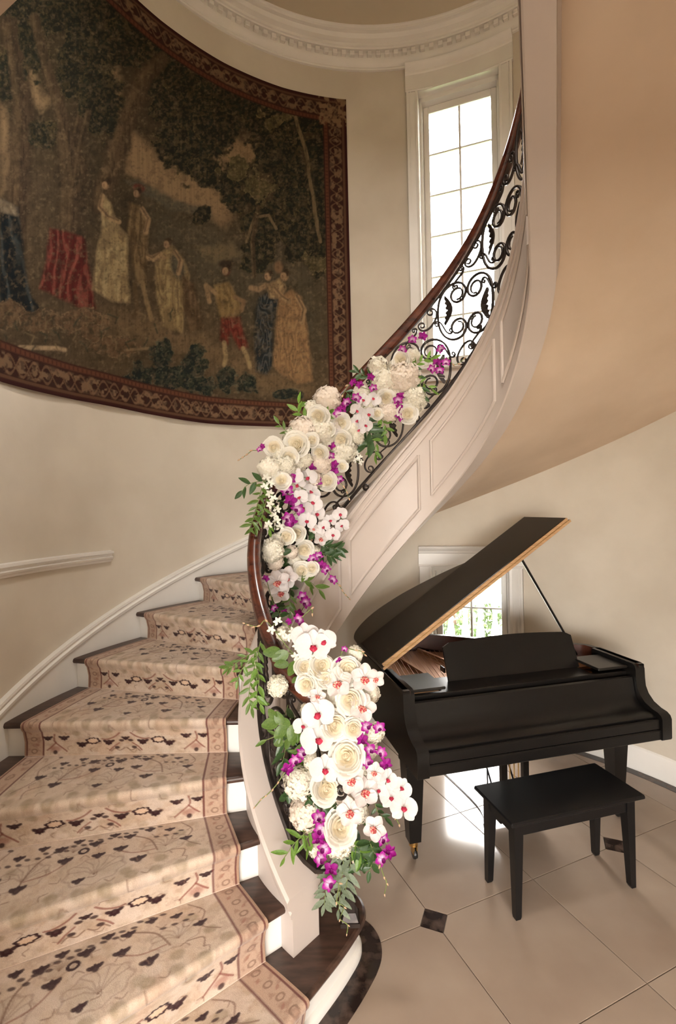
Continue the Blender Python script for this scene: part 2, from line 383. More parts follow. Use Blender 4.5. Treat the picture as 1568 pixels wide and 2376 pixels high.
# ------------------------------------------------------------------ windows
def window(name, W, rows_, cap_z, hd_z, sill=True):
    f0, f1, z0, z1 = W; root = empty(name); tag(root, kind='structure')
    A, B = Vector(out(f0)), Vector(out(f1)); mid = (A+B)/2; t = (B-A).normalized(); nrm = Vector((t.y, -t.x))
    if nrm.dot(mid-Vector(OC)) < 0: nrm = -nrm
    half = (B-A).length/2
    Mx = Matrix(((t.x, nrm.x, 0, mid.x), (t.y, nrm.y, 0, mid.y), (0, 0, 1, 0), (0, 0, 0, 1)))   # local x along chord, y outward
    # casings that follow the curve
    def cas(nm, fa, fb, za, zb, prof, m=WHITE):
        fs = np.linspace(fa, fb, max(2, int(abs(fb-fa)/1.5)+2))
        return autosmooth(MB().loft([[out(f, OR-p)+(z,) for p, z in prof(za, zb)] for f in fs]).build(nm, m, root), 30)
    flat = lambda th: (lambda za, zb: [(-.01, za), (th, za), (th, zb), (-.01, zb)])
    for (fa, fb, fe) in ((f0-2.75, f0, f0-2.75), (f1, f1+3.0, f1+3.0)):
        cas('casing', fa, fb, z0-.02, z1, flat(.022))
        s = 1 if fe > f1 else -1
        cas('casing_bead', fe-s*.55, fe, z0-.02, z1, flat(.034)); cas('casing_bead', fe-s*1.15, fe-s*.8, z0-.02, z1, flat(.028))
    hp = lambda za, zb: [(-.01, za), (.03, za), (.034, za+.010), (.03, za+.02), (.026, za+.022), (.026, zb-.07), (.036, zb-.06), (.040, zb-.045), (.062, zb-.03), (.078, zb-.012), (.082, zb), (-.01, zb)]
    cas('header', f0-2.95, f1+3.2, hd_z, cap_z, hp)
    if sill:
        cas('stool', f0-3.3, f1+3.5, z0-.055, z0-.02, lambda za, zb: [(-.01, za), (.045, za), (.055, za+.012), (.045, zb), (-.01, zb)])
        cas('apron', f0-2.7, f1+2.9, z0-.15, z0-.055, flat(.02))
    dp = 0.17                                     # reveal
    lo = -0.035
    rv = MB()
    rv.box((-half-.02, lo, z0-.02), (-half, dp+.04, z1+.02), Mx); rv.box((half, lo, z0-.02), (half+.02, dp+.04, z1+.02), Mx)
    rv.box((-half, lo+.02, z1-.002), (half, dp+.04, z1+.02), Mx); rv.box((-half, lo+.045, z0-.02), (half, dp+.04, z0), Mx)
    rv.build('jamb', WHITE, root)
    st = MB()
    st.box((-half, .06, z0), (-half+.022, dp+.02, z1), Mx); st.box((half-.022, .06, z0), (half, dp+.02, z1), Mx); st.box((-half, .06, z1-.045), (half, dp+.02, z1), Mx)
    st.build('stop', WHITE, root)
    w = half-.022; zt = z1-.045; zb = z0+.01
    fr = MB(); sw = .052
    fr.bbox((-w, dp-.045, zb), (-w+sw, dp, zt), .006, Mx); fr.bbox((w-sw, dp-.045, zb), (w, dp, zt), .006, Mx)
    fr.bbox((-w+sw, dp-.045, zt-.065), (w-sw, dp, zt), .006, Mx); fr.bbox((-w+sw, dp-.045, zb), (w-sw, dp, zb+.08), .006, Mx)
    fr.build('sash', WHITE, root)
    x0, x1, y0, y1 = -w+sw, w-sw, zb+.08, zt-.065
    cols = 2; hh = (y1-y0)/rows_; ww = (x1-x0)/cols
    for k in range(1, cols): MB().bbox((x0+k*ww-.0095, dp-.038, y0), (x0+k*ww+.0095, dp-.01, y1), .004, Mx).build('muntin', WHITE, root)
    for k in range(1, rows_): MB().bbox((x0, dp-.036, y0+k*hh-.0075), (x1, dp-.012, y0+k*hh+.0075), .004, Mx).build('muntin', WHITE, root)
    for k in range(rows_):
        for c in range(cols): MB().box((x0+c*ww+.004, dp-.026, y0+k*hh+.004), (x0+(c+1)*ww-.004, dp-.022, y0+(k+1)*hh-.004), Mx).build('pane', GLASS, root)
    # portal that guides daylight sampling
    l = bpy.data.lights.new('window_portal', 'AREA'); l.shape = 'RECTANGLE'; l.size = 2*half; l.size_y = z1-z0; l.cycles.is_portal = True
    o = bpy.data.objects.new('window_portal', l); COL.objects.link(o); q = Mx @ Vector((0, dp+.06, (z0+z1)/2)); o.location = q
    o.rotation_euler = Vector((-nrm.x, -nrm.y, 0)).to_track_quat('-Z', 'Y').to_euler()
    return root
window('window_1', UW, 6, 5.955, 5.735); window('window_2', LW, 4, 1.625, 1.435)

# ------------------------------------------------------------------ outside: terrace, balustrade, hedge
GRASS = mat('lawn', (.05, .08, .03), .9, col2=(.08, .11, .04), scale=3)
STONE = mat('terrace_stone', (.82, .79, .74), .8)
g = MB().box((-14, 4.75, -.55), (22, 34, -.45)).build('ground_outside', GRASS); tag(g, kind='structure')
g = MB().box((-4, 4.75, -.45), (9, 7.35, -.30)).build('terrace_outside', STONE); tag(g, kind='structure')
bl = empty('balustrade', (2.2, 7.1, -.30)); tag(bl, 'white balustrade on the terrace seen through the lower window', 'balustrade')
MB().bbox((-2.2, -.09, .86), (3.2, .09, .96), .015).build('top_rail', WHITE, bl); MB().bbox((-2.2, -.08, 0), (3.2, .08, .10), .015).build('base_rail', WHITE, bl)
bd = MB().lathe([(.055, .10), (.055, .14), (.035, .16), (.045, .22), (.062, .34), (.058, .44), (.032, .60), (.03, .70), (.04, .74), (.03, .78), (.055, .81), (.055, .86)], (0, 0, 0), 14).data('baluster', WHITE, True)
for k in range(25): o = link('baluster', bd, bl); o.location = (-2.1+k*.215, 0, 0)
LEAFO = mat_leaf('hedge_leaf', (.016, .030, .008), (.040, .062, .020))
def leafcloud(name, c, rx, ry, rz, n, size, label, m=LEAFO, parent=None):
    r = np.random.default_rng(sum(map(ord, label)) % 1000); V = []; F = []
    for _ in range(n):
        v = r.normal(size=3); v /= np.linalg.norm(v); v *= r.uniform(.75, 1.02); p = np.array([v[0]*rx, v[1]*ry, v[2]*rz])
        a = r.normal(size=3); a /= np.linalg.norm(a); b = np.cross(a, r.normal(size=3)); b /= np.linalg.norm(b); s = size*r.uniform(.6, 1.3); k = len(V)
        V += [p-a*s, p+b*s*.4, p+a*s, p-b*s*.4]; F.append((k, k+1, k+2, k+3))
    o = mesh(name, V, F, m, parent, False); o.location = c; return o
for k, (x, y) in enumerate(((.2, 8.6), (2.0, 8.6), (3.8, 8.6), (5.6, 8.6))):
    t = empty('hedge_bush', (x, y, -.45)); tag(t, 'clipped green bush behind the balustrade, %s from the left' % ('first', 'second', 'third', 'fourth')[k], 'bush', 'bushes behind the balustrade')
    leafcloud('foliage', (0, 0, .45), .85, .5, .50, 1500, .07, 'bush%d' % k, LEAFO, t)
    MB().tube([(0, 0, 0), (.02, 0, .3), (0, .02, .6)], .03, 6).build('stem', WALNUT, t)
# ------------------------------------------------------------------ staircase
stair = empty('staircase', (-.2, 2.0, 0)); 
tag(stair, 'curving staircase with dark walnut treads, white risers and panelled cream stringer', 'staircase')
def rel(o, root):                               # keep world-space meshes under a shifted root
    o.matrix_parent_inverse = Matrix.Translation(-Vector(root.location)); return o
NST = 21
# first (curtail) tread
CT = [out(phi_o(1)-.8, 2.17), (-.62, 1.265), (-.15, 1.795), (-.03, 1.955), (.038, 2.06), (.070, 2.12), (.084, 2.17), (.080, 2.225), (.055, 2.275), (.012, 2.305), (-.04, 2.31), (-.09, 2.285), (-.135, 2.22)]
CTb = [inn(phi_i(2)+3, .70), riser_pt(2, .0), riser_pt(2, .3), riser_pt(2, .6), riser_pt(2, 1.0, rb=2.17)]
def offset_poly(P, d):
    R_ = []
    for i in range(len(P)):
        a = Vector(P[max(i-1, 0)]); b = Vector(P[min(i+1, len(P)-1)]); t = (b-a).normalized(); n = Vector((t.y, -t.x)); q = Vector(P[i])+n*d; R_.append((q.x, q.y))
    return R_
def smooth_poly(P, k=4):
    R_ = []
    for i in range(len(P)-1):
        p0, p1, p2, p3 = (Vector(P[max(i-1, 0)]), Vector(P[i]), Vector(P[i+1]), Vector(P[min(i+2, len(P)-1)]))
        for s in range(k):
            t = s/k; q = .5*((2*p1)+(p2-p0)*t+(2*p0-5*p1+4*p2-p3)*t*t+(3*p1-p0-3*p2+p3)*t**3); R_.append((q.x, q.y))
    R_.append(tuple(P[-1])); return R_
cts = [CT[0], CT[1]]+smooth_poly(CT[2:], 4)
mb = MB(); n = len(cts); zt = RISE
prof = [(0, zt-.034), (.010, zt-.032), (.016, zt-.018), (.010, zt-.004), (0, zt)]
offs = {d: offset_poly(cts, d-.016) for d, z in prof}
mb.grid([[offs[d][i]+(z,) for d, z in prof] for i in range(n)])
cap = [offs[0][i] for i in range(n)]+CTb
mb.add([p+(zt,) for p in cap], [tuple(range(len(cap)))]); mb.add([p+(zt-.034,) for p in cap], [tuple(range(len(cap)))[::-1]])
rel(mb.build('tread', WALNUT, stair), stair)
ro = offset_poly(cts, -.045); rm = offset_poly(cts, -.022); rb_ = offset_poly(cts, -.030)
mb = MB().grid([[rm[i]+(0,), rm[i]+(.022,), rb_[i]+(.034,), ro[i]+(.04,), ro[i]+(zt-.034,)] for i in range(n)])
rel(autosmooth(mb.build('riser', WHITE, stair), 40), stair)
# dark marble floor border round the first step
bo = offset_poly(cts, .068); bi = offset_poly(cts, -.024)
k0 = 1
mb = MB(); mb.grid([[bi[i]+(0.0022,), bo[i]+(.0022,), bo[i]+(0,)] for i in range(k0, n)]); mb.build('border_strip', DMARB, fl)
# flight
tm = [i/8 for i in range(9)]
for nn in range(2, NST+1):
    rings = []
    z1 = RISE*nn
    for t in tm:
        ra, rb2 = 0.79, OR+.0
        d = 0.032
        def pt(off, z):                          # off: forward overhang in metres at this t
            r_here = .8+(OR-.8)*t; dn = off/(r_here*rad(DPI))
            p = riser_pt(nn-dn, t, ra, rb2); return p+(z,)
        back = riser_pt(nn+1.0, t, ra, rb2)
        rings.append([back+(z1-.032,), pt(.018, z1-.032), pt(.029, z1-.028), pt(.034, z1-.016), pt(.029, z1-.004), pt(.02, z1), back+(z1,)])
    o = MB().loft(rings).build('tread', WALNUT, stair); autosmooth(o, 45); rel(o, stair)
    rr = [[riser_pt(nn, t)+(z1-RISE,), riser_pt(nn, t)+(z1-.032,)] for t in tm]
    rel(MB().grid(rr).build('riser', WHITE, stair), stair)
# stringer: curb on top, panelled face to the well, flat underside
PH0, PH1 = -47.0, 262.0
fs = list(np.arange(PH0, PH1, 2.5))+[PH1]
def zi(f): return RISE*n_i(f)
RF = .666
def sring(f):
    z = zi(f); c = lambda o: max(0.0 if f > -44 else .184, z+o)
    lowlim = .184 if f < -36 else 0.0
    c = lambda o: max(lowlim, z+o)
    P = [(.812, c(-.20)), (.812, c(.045)), (.822, c(.05)), (.824, c(.066)), (.816, c(.072)), (.816, c(.080)), (.834, c(.092)), (.838, c(.108)), (.838, c(.124)), (.826, c(.134)), (.664, c(.134)), (.652, c(.122)), (.652, c(.106)), (RF, c(.098)), (RF, c(.055)), (RF-.008, c(.052)), (RF-.008, c(.035)), (RF, c(.030)), (RF, c(-.485)), (RF+.008, c(-.493)), (.782, c(-.493)), (.786, c(-.40)), (.80, c(-.38))]
    return [inn(f, r)+(zz,) for r, zz in P]
so = MB().loft([sring(f) for f in fs]).build('stringer', FASC, stair); autosmooth(so, 28); rel(so, stair)
# applied panel mouldings on the stringer face
def strip(path_rz, name):                        # path of (phi, off) swept as a small bead on the face
    mb = MB(); w = .011
    P = [Vector(inn(f, RF-.002)+(zi(f)+o,)) for f, o in path_rz]
    nr = [Vector((IC[0]-p.x, IC[1]-p.y, 0)).normalized() for p in P]
    rings = []
    for i, p in enumerate(P):
        t = (P[min(i+1, len(P)-1)]-P[max(i-1, 0)]).normalized(); b = nr[i].cross(t).normalized()
        rings.append([p-b*w, p-b*w*.6+nr[i]*.007, p+b*w*.1+nr[i]*.010, p+b*w*.6+nr[i]*.004, p+b*w])
    o = mb.loft(rings).build(name, FASC, so); return rel_sub(o)
def rel_sub(o): return o
for (fa, fb) in ((-26, 14), (20, 61), (67.5, 108), (115, 154.5), (161, 201), (208, 250)):
    top, bot = -.035, -.375
    arc = list(np.arange(fa, fb, 2.5))+[fb]
    for pth in ([(f, top) for f in arc], [(f, bot) for f in arc], [(fa, bot-.008), (fa, (bot+top)/2), (fa, top+.008)], [(fb, bot-.008), (fb, (bot+top)/2), (fb, top+.008)]):
        strip(pth, 'panel_moulding')
# plaster soffit under the flight
rows = []
for f in np.arange(-20, 262, 3.0):
    nn = n_i(f); fo = phi_o(nn); row = []
    for t in [i/6 for i in range(7)]:
        p = mix(inn(f, .784), out(fo, OR+.01), t); z = RISE*nn+mix((-.36,), (-.35,), t)[0]
        row.append(p+(max(z, -.01),))
    rows.append(row)
rel(autosmooth(MB().grid(rows).build('soffit', SOFF, stair), 60), stair)
# ------------------------------------------------------------------ painted cloth: noise and brush helpers
def vnoise(x, y, sc, seed):
    r = np.random.default_rng(seed); G = r.random((64, 64)); X = np.asarray(x)*sc; Y = np.asarray(y)*sc
    xi = np.floor(X).astype(int); yi = np.floor(Y).astype(int); fx = X-xi; fy = Y-yi; fx = fx*fx*(3-2*fx); fy = fy*fy*(3-2*fy)
    g = lambda a, b: G[a % 64, b % 64]
    return (g(xi, yi)*(1-fx)+g(xi+1, yi)*fx)*(1-fy)+(g(xi, yi+1)*(1-fx)+g(xi+1, yi+1)*fx)*fy
def fbm(x, y, sc, seed, o=4):
    v = 0; a = .5; t = 0
    for k in range(o): v = v+a*vnoise(x, y, sc*2**k, seed+k*17); t += a; a *= .55
    return v/t
def put(C, mask, col):
    m = mask > 1e-3; C[m] += (np.asarray(col)-C[m])*np.minimum(mask[m], 1)[:, None]
def sstep(a, b, x): t = np.clip((x-a)/(b-a), 0, 1); return t*t*(3-2*t)
def _win(X, Y, x0, x1, y0, y1, f):
    s = (X > x0) & (X < x1) & (Y > y0) & (Y < y1); o = np.zeros(X.shape)
    if s.any(): o[s] = f(X[s], Y[s])
    return o
def ell(X, Y, cx, cy, rx, ry, ang=0, soft=.25):
    c, s = cos(ang), sin(ang); R_ = max(rx, ry)*(1+soft)
    def f(x, y):
        u = ((x-cx)*c+(y-cy)*s)/rx; v = (-(x-cx)*s+(y-cy)*c)/ry; return 1-sstep(1-soft, 1+soft, np.sqrt(u*u+v*v))
    return _win(X, Y, cx-R_, cx+R_, cy-R_, cy+R_, f)
def segd(X, Y, P):
    D = np.full(X.shape, 1e9)
    for (x0, y0), (x1, y1) in zip(P[:-1], P[1:]):
        dx, dy = x1-x0, y1-y0; t = np.clip(((X-x0)*dx+(Y-y0)*dy)/(dx*dx+dy*dy+1e-12), 0, 1); D = np.minimum(D, np.hypot(X-x0-t*dx, Y-y0-t*dy))
    return D
def line(X, Y, P, w, soft=.5):
    e = w*(1+soft); xs = [q[0] for q in P]; ys = [q[1] for q in P]
    return _win(X, Y, min(xs)-e, max(xs)+e, min(ys)-e, max(ys)+e, lambda x, y: 1-sstep(w*(1-soft), e, segd(x, y, P)))
def inpoly(X, Y, P):
    r = np.zeros(X.shape, bool); n = len(P)
    for i in range(n):
        (x0, y0), (x1, y1) = P[i], P[(i+1) % n]
        if y0 == y1: continue
        c = ((y0 > Y) != (y1 > Y)) & (X < (x1-x0)*(Y-y0)/(y1-y0)+x0); r ^= c
    return r
def polym(X, Y, P, soft=3.0):
    def f(x, y):
        d = segd(x, y, list(P)+[P[0]]); ins = inpoly(x, y, P); return np.where(ins, .5+.5*np.clip(d/soft, 0, 1), .5-.5*np.clip(d/soft, 0, 1))
    xs = [q[0] for q in P]; ys = [q[1] for q in P]; return _win(X, Y, min(xs)-soft, max(xs)+soft, min(ys)-soft, max(ys)+soft, f)

# ------------------------------------------------------------------ stair runner
CARPET = mat_attr('runner_wool', .95, .22, 260, bump=.35, sheen=.25, spec=.15)
CW_ = 1.07
def carpet_colours(A, Vv, seed):                 # A: metres across from the wall side, Vv: metres along one step (0 back of tread, .30 nosing, .50 foot of riser)
    base = lin((210, 188, 168))
    C = np.ones(A.shape+(3,))*base
    n = fbm(A, Vv, 9, 3+seed); put(C, sstep(.45, .75, n)*.6, lin((196, 164, 138))); n = fbm(A, Vv, 22, 11+seed); put(C, sstep(.55, .8, n)*.5, lin((188, 160, 132)))
    n = fbm(A, Vv, 5, 21); put(C, sstep(.5, .8, n)*.5, lin((226, 204, 184)))
    put(C, sstep(.52, .66, fbm(A, Vv, 55, 61+seed, 3))*.22, lin((150, 118, 98))); put(C, sstep(.55, .7, fbm(A, Vv, 14, 71+seed, 3))*.35, lin((172, 152, 128))); put(C, sstep(.56, .7, fbm(A+3, Vv, 16, 91+seed, 3))*.4, lin((222, 204, 190)))
    MAR = lin((54, 22, 25)); VIN = lin((134, 74, 62)); LEAF = lin((150, 132, 104)); LN = lin((128, 96, 80)); RED = lin((150, 72, 62))
    # grey green leaf patches
    for (a, v) in [(.17+.085*k, .275+.012*((k*7) % 3)) for k in range(10)]+[(.14, .22), (.9, .2), (.78, .235), (.25, .12), (.66, .25), (.86, .10), (.45, .325), (.62, .335), (.80, .33), (.28, .34)]:
        put(C, ell(A, Vv, a, v, .024, .019, .4, .35)*.62*(.6+.6*vnoise(A, Vv, 60, 5)), LEAF)
    # pale palmettes with thin outlines on the treads
    for (a, v, s) in ((.30, .15, .085), (.55, .20, .10), (.80, .15, .085), (.45, .07, .05)):
        put(C, ell(A, Vv, a, v, s, s*.62, 0, .3)*.35, lin((196, 178, 160)))
        for k in range(7):
            th = pi*(k+.5)/7; x1, y1 = a+s*.95*cos(th), v-s*.62*sin(th)
            put(C, line(A, Vv, [(a, v+s*.2), ((a+x1)/2+.01, (v+y1)/2), (x1, y1)], .0026)*.35, LN)
        an = np.arctan2(Vv-v, (A-a)*.62); r = np.hypot((A-a), (Vv-v)/.62); put(C, (1-sstep(.003, .007, np.abs(r-s*(1+.07*np.sin(9*an)))))*.3, LN)
    def arc(P, w=.0042, col=VIN, al=.8):
        Q = smooth_poly(P, 6); put(C, line(A, Vv, Q, w)*al, col)
    for sgn in (1, -1):
        m = lambda a: .535+sgn*(a-.535)
        arc([(m(.165), .345), (m(.158), .385), (m(.165), .41), (m(.20), .445), (m(.225), .47)]); arc([(m(.165), .41), (m(.14), .44), (m(.12), .46)])
        arc([(m(.505), .345), (m(.475), .375), (m(.435), .392), (m(.41), .388)], .005); arc([(m(.50), .42), (m(.47), .445), (m(.45), .47)], .004)
        arc([(m(.40), .05), (m(.33), .10), (m(.30), .18)], .0035, LN); arc([(m(.62), .12), (m(.68), .16), (m(.76), .17)], .003, VIN, .6)
        arc([(m(.46), .475), (m(.48), .458), (m(.505), .47), (m(.53), .452)], .0032, LN)
        put(C, ell(A, Vv, m(.163), .452, .030, .020, 0, .5)*.5, RED); put(C, ell(A, Vv, m(.163), .475, .012, .014, 0, .3)*.9, MAR)
        arc([(m(.20), .02), (m(.16), .09), (m(.19), .16), (m(.14), .22)], .003, LN, .7); arc([(m(.25), .20), (m(.20), .22), (m(.21), .26)], .0028, LN, .7)
    def bell(a, v, s=1.0, f=1):
        for dx, dy, rx, ry, g in ((0, 0, .013, .015, 0), (-.017, -.006, .013, .008, .6), (.017, -.006, .013, .008, -.6), (0, .012*f, .006, .008, 0), (-.010, .008*f, .007, .007, 0), (.010, .008*f, .007, .007, 0)):
            put(C, ell(A, Vv, a+dx*s, v+dy*s, rx*s, ry*s, g, .22)*.96, MAR)
    for a, v, s in ((.125, .375, 1), (.212, .375, 1.05), (.305, .425, 1.1), (.445, .413, 1.1), (.625, .413, 1.1), (.765, .425, 1.1), (.855, .375, 1.05), (.945, .375, 1), (.535, .385, .8)): bell(a, v, s)
    for a, v in ((.512, .402), (.560, .402), (.49, .45), (.58, .45)): put(C, ell(A, Vv, a, v, .014, .009, .2, .25)*.9, MAR)
    for a in (.362, .708):
        an = np.arctan2(Vv-.40, A-a); r = np.hypot(A-a, (Vv-.40)/.62); put(C, (1-sstep(.005, .009, np.abs(r-.032-.004*np.sin(8*an)))), MAR); put(C, ell(A, Vv, a, .40, .024, .014, 0, .3)*.7, lin((226, 190, 160)))
    for a, v, s in ((.33, .035, .8), (.40, .055, .9), (.46, .03, .8), (.53, .06, 1.0), (.60, .03, .8), (.66, .055, .9), (.74, .035, .8), (.82, .06, .8), (.25, .06, .8), (.43, .12, 1.0), (.55, .13, .9), (.63, .12, 1.0), (.30, .20, 1.0), (.70, .205, 1.1), (.20, .145, .9), (.88, .15, .9), (.50, .235, .8)): bell(a, v, s, -1)
    for k in range(26):
        a, v = .2+.68*((k*.618) % 1), .012+.09*((k*.37) % 1); put(C, ell(A, Vv, a, v, .012, .006, .3, .3)*.85, MAR)
    for a, v in ((.49, .085),):
        r = np.hypot(A-a, (Vv-v)/.8); put(C, (1-sstep(.004, .007, np.abs(r-.016))), MAR)
    for k in range(40):                          # fine scattered drawing
        a, v = .12+.83*((k*.754877) % 1), .02+.46*((k*.569840) % 1); t = k*2.4
        arc([(a, v), (a+.018*cos(t), v+.018*sin(t)), (a+.034*cos(t+.8), v+.03*sin(t+.8))], .0022, LN, .6)
    # borders
    for e in (A, CW_-A):
        put(C, (1-sstep(.092, .096, e))*1.0, lin((192, 162, 140)))
        n = fbm(A, Vv, 40, 9); put(C, (1-sstep(.090, .094, e))*sstep(.5, .7, n)*.6, lin((158, 122, 104)))
        for k in range(6):
            v = .04+.085*k; r = np.hypot(e-.052, Vv-v); put(C, (1-sstep(.0025, .005, np.abs(r-.014)))*.7, LN); put(C, ell(e, Vv, .052+.014*(-1)**k, v+.04, .012, .006, .9, .3)*.5, lin((150, 92, 78)))
        for p, w in ((.100, .0042), (.013, .0045)): put(C, (1-sstep(w*.6, w*1.3, np.abs(e-p)))*.9, lin((104, 50, 44)))
        put(C, (1-sstep(.006, .011, e)), lin((176, 142, 118)))
    put(C, (1-sstep(.002, .007, np.abs(Vv-.5)))*.5+(1-sstep(.002, .006, Vv))*.5, lin((240, 214, 196)))
    return C*.78
runner = empty('stair_runner', (-.4, 1.8, 0)); tag(runner, 'beige floral wool runner with maroon motifs laid over the stairs', 'carpet')
def kpt(n, t): return mix(out(phi_o(n), OR-.125), inn(phi_i(n), .905), t)      # t from the wall side to the rail side
_cc = {}
for nn in range(1, NST+1):
    hi = 4 if nn <= 3 else (3 if nn <= 6 else (2 if nn <= 9 else 0))
    NC, NT, NR = ((24, 8, 6), (60, 20, 12), (130, 48, 28), (220, 78, 46), (290, 110, 60))[hi]
    T = np.linspace(0, 1, NC); prof = []           # (kind, s)
    z1 = RISE*nn
    rowsP = []; vv = []
    def row(dnm, z, s_back=None):
        r = []
        for t in T:
            rh = 2.05-(2.05-.905)*t; nq = nn-dnm/(rh*rad(DPI)); r.append(kpt(nq, t)+(z,))
        return r
    if nn == 1:
        back = [kpt(2, t) for t in T]
    else: back = [kpt(nn+1, t) for t in T]
    back = [kpt(nn+1, t) for t in T]; front = row(.030, 0)
    back = [mix(b, f_[:2], .045 if nn > 1 else .03) for b, f_ in zip(back, front)]
    for i in range(NT):
        s = i/(NT-1); rowsP.append([mix(b, f_[:2], s)+(z1+.011+.002*sin(pi*s),) for b, f_ in zip(back, front)]); vv.append(.298*s)
    for d, dz, v in ((.040, .008, .302), (.046, .0, .306), (.047, -.012, .311), (.042, -.026, .316), (.032, -.040, .321)): rowsP.append(row(d, z1+dz)); vv.append(v)
    for i in range(1, NR+1):
        s = i/NR; rowsP.append(row(.030-.014*min(1, s*2.2)+.006*s*s, z1-.040-(RISE-.052)*s)); vv.append(.321+.179*s)
    P = np.array(rowsP); key = hi
    if key not in _cc:
        A, Vm = np.meshgrid(T*CW_, np.array(vv)); _cc[key] = (A, Vm)
    A, Vm = _cc[key]; Cc = carpet_colours(A, Vm, nn) if hi else np.ones(A.shape+(3,))*lin((205, 170, 142))
    # slightly serrated selvage thickness
    o = grid_mesh('runner_length', P, Cc, CARPET, runner); o.matrix_parent_inverse = Matrix.Translation(-Vector(runner.location))
    for side in (0, -1):
      ed = MB(); ed.grid([[tuple(P[i, side]), tuple(P[i, side]-np.array([0, 0, .011 if i < NT else 0])+(0 if i < NT else 1)*np.array([0, 0, 0]))] for i in range(0, NT, max(1, NT//24))])
      o = ed.build('selvage', CARPET_EDGE if 'CARPET_EDGE' in globals() else globals().setdefault('CARPET_EDGE', mat('runner_edge', tuple(lin((170, 132, 104))), .95)), runner)
      o.matrix_parent_inverse = Matrix.Translation(-Vector(runner.location))

# ------------------------------------------------------------------ tapestry
TAPM = mat_attr('tapestry_weave', .95, .28, 420, bump=.25, spec=.1)
TF0, TF1, TZ0, TZ1 = -22.0, 83.4, 2.705, 5.70
NX, NY = 760, 500
fx = np.linspace(TF0, TF1, NX); zz = np.linspace(TZ0, TZ1, NY)
FX, ZZ = np.meshgrid(fx, zz); sag = .018*np.sin((FX-TF0)/(TF1-TF0)*pi*5.3)*(1-(ZZ-TZ0)/(TZ1-TZ0))
RR = OR-.016-.010*np.abs(np.sin(np.radians(FX)*13+ZZ*.6))*(.3+.7*(1-(ZZ-TZ0)/(TZ1-TZ0)))
P = np.stack([OC[0]-RR*np.cos(np.radians(FX)), OC[1]+RR*np.sin(np.radians(FX)), ZZ+sag*.5], -1)
D = P-np.array([0, 0, CH]); cr, cu, cw = (np.array(v) for v in (CR, CU, CW))
dw = np.maximum(D@cw, .2); X = 784+CF*(D@cr)/dw; Y = 1188-CF*(D@cu)/dw
def T_(c): return lin(c)
C = np.ones(X.shape+(3,))*T_((66, 56, 41))
wob = 26*(fbm(X, Y, 1/38, 40)-.5); wob2 = 26*(fbm(X, Y, 1/38, 80)-.5); Xw, Yw = X+wob, Y+wob2
n1 = fbm(X, Y, 1/60, 1); n2 = fbm(X, Y, 1/16, 2); n3 = fbm(X, Y, 1/7, 3, 3)
put(C, sstep(520, 640, Y+60*n1-.25*X*0)*.8, T_((82, 68, 50)))                                    # ground
put(C, sstep(.5, .75, n2)*.4, T_((52, 44, 34)))
SKY = T_((138, 114, 84))
for Pq in ([(300, 300), (345, 330), (392, 372), (470, 412), (535, 445), (545, 500), (520, 530), (430, 480), (330, 430), (292, 400)], [(500, 290), (560, 330), (600, 300), (640, 330), (590, 370), (560, 420), (525, 470), (500, 420)], [(225, 70), (285, 190), (275, 300), (255, 250), (205, 90)], [(60, 120), (110, 240), (95, 260), (40, 150)], [(0, 240), (25, 300), (20, 420), (0, 460)]): put(C, polym(Xw, Yw, Pq, 10)*.9, SKY)
put(C, polym(X, Yw, [(0, 330), (120, 400), (130, 540), (60, 600), (0, 500)], 40)*.55, T_((92, 76, 56)))
put(C, polym(Xw, Yw, [(230, 720), (330, 735), (470, 770), (620, 850), (740, 890), (740, 935), (600, 905), (440, 830), (250, 770)], 22)*.6, T_((112, 92, 66))); put(C, polym(Xw, Yw, [(440, 520), (520, 545), (560, 600), (520, 660), (450, 600)], 25)*.5, T_((98, 88, 66)))
# distant hills and misty middle ground
put(C, polym(X, Y+.5*wob, [(290, 420), (320, 415), (400, 460), (490, 485), (492, 500), (400, 490), (320, 445)], 5)*.8, T_((80, 76, 62)))
put(C, polym(Xw, Yw, [(340, 470), (420, 500), (540, 540), (700, 560), (750, 620), (745, 800), (560, 760), (430, 650), (350, 560)], 30)*.7, T_((74, 68, 54)))
put(C, polym(Xw, Yw, [(450, 575), (540, 560), (560, 590), (500, 605)], 8)*.6, T_((112, 98, 72)))
DK = T_((36, 36, 28)); DK2 = T_((46, 48, 38)); OL = T_((92, 80, 54))
def foliage(cx, cy, rx, ry, seed, col=DK, light=OL, edge=.55):
    sl = (np.abs(X-cx) < rx*1.6) & (np.abs(Y-cy) < ry*1.6)
    if not sl.any(): return
    x, y = X[sl], Y[sl]; c = C[sl]
    q = np.sqrt(((x-cx)/rx)**2+((y-cy)/ry)**2); nn_ = fbm(x, y, 1/24, seed, 4)
    mk = 1-sstep(.80, 1.0, q+edge*(nn_-.5)*1.8+.25*(fbm(x, y, 1/7, seed+3, 2)-.5)); put(c, mk, col)
    lt = sstep(.54, .68, fbm(x+9, y-13, 1/11, seed+5, 3))*mk; put(c, lt*.6, DK2)
    lt = sstep(.60, .72, fbm(x-5, y-9, 1/8, seed+9, 3))*mk*(1-sstep(-.3, .7, (y-cy)/ry)); put(c, lt*.5, light)
    rim = sstep(.08, .35, mk)*(1-sstep(.55, .98, mk))*sstep(.45, .6, fbm(x, y, 1/6, seed+13, 2)); put(c, rim*.75, light); put(c, mk*sstep(.57, .64, fbm(x, y, 1/5, seed+21, 2))*.5, np.asarray(light)*.62); C[sl] = c
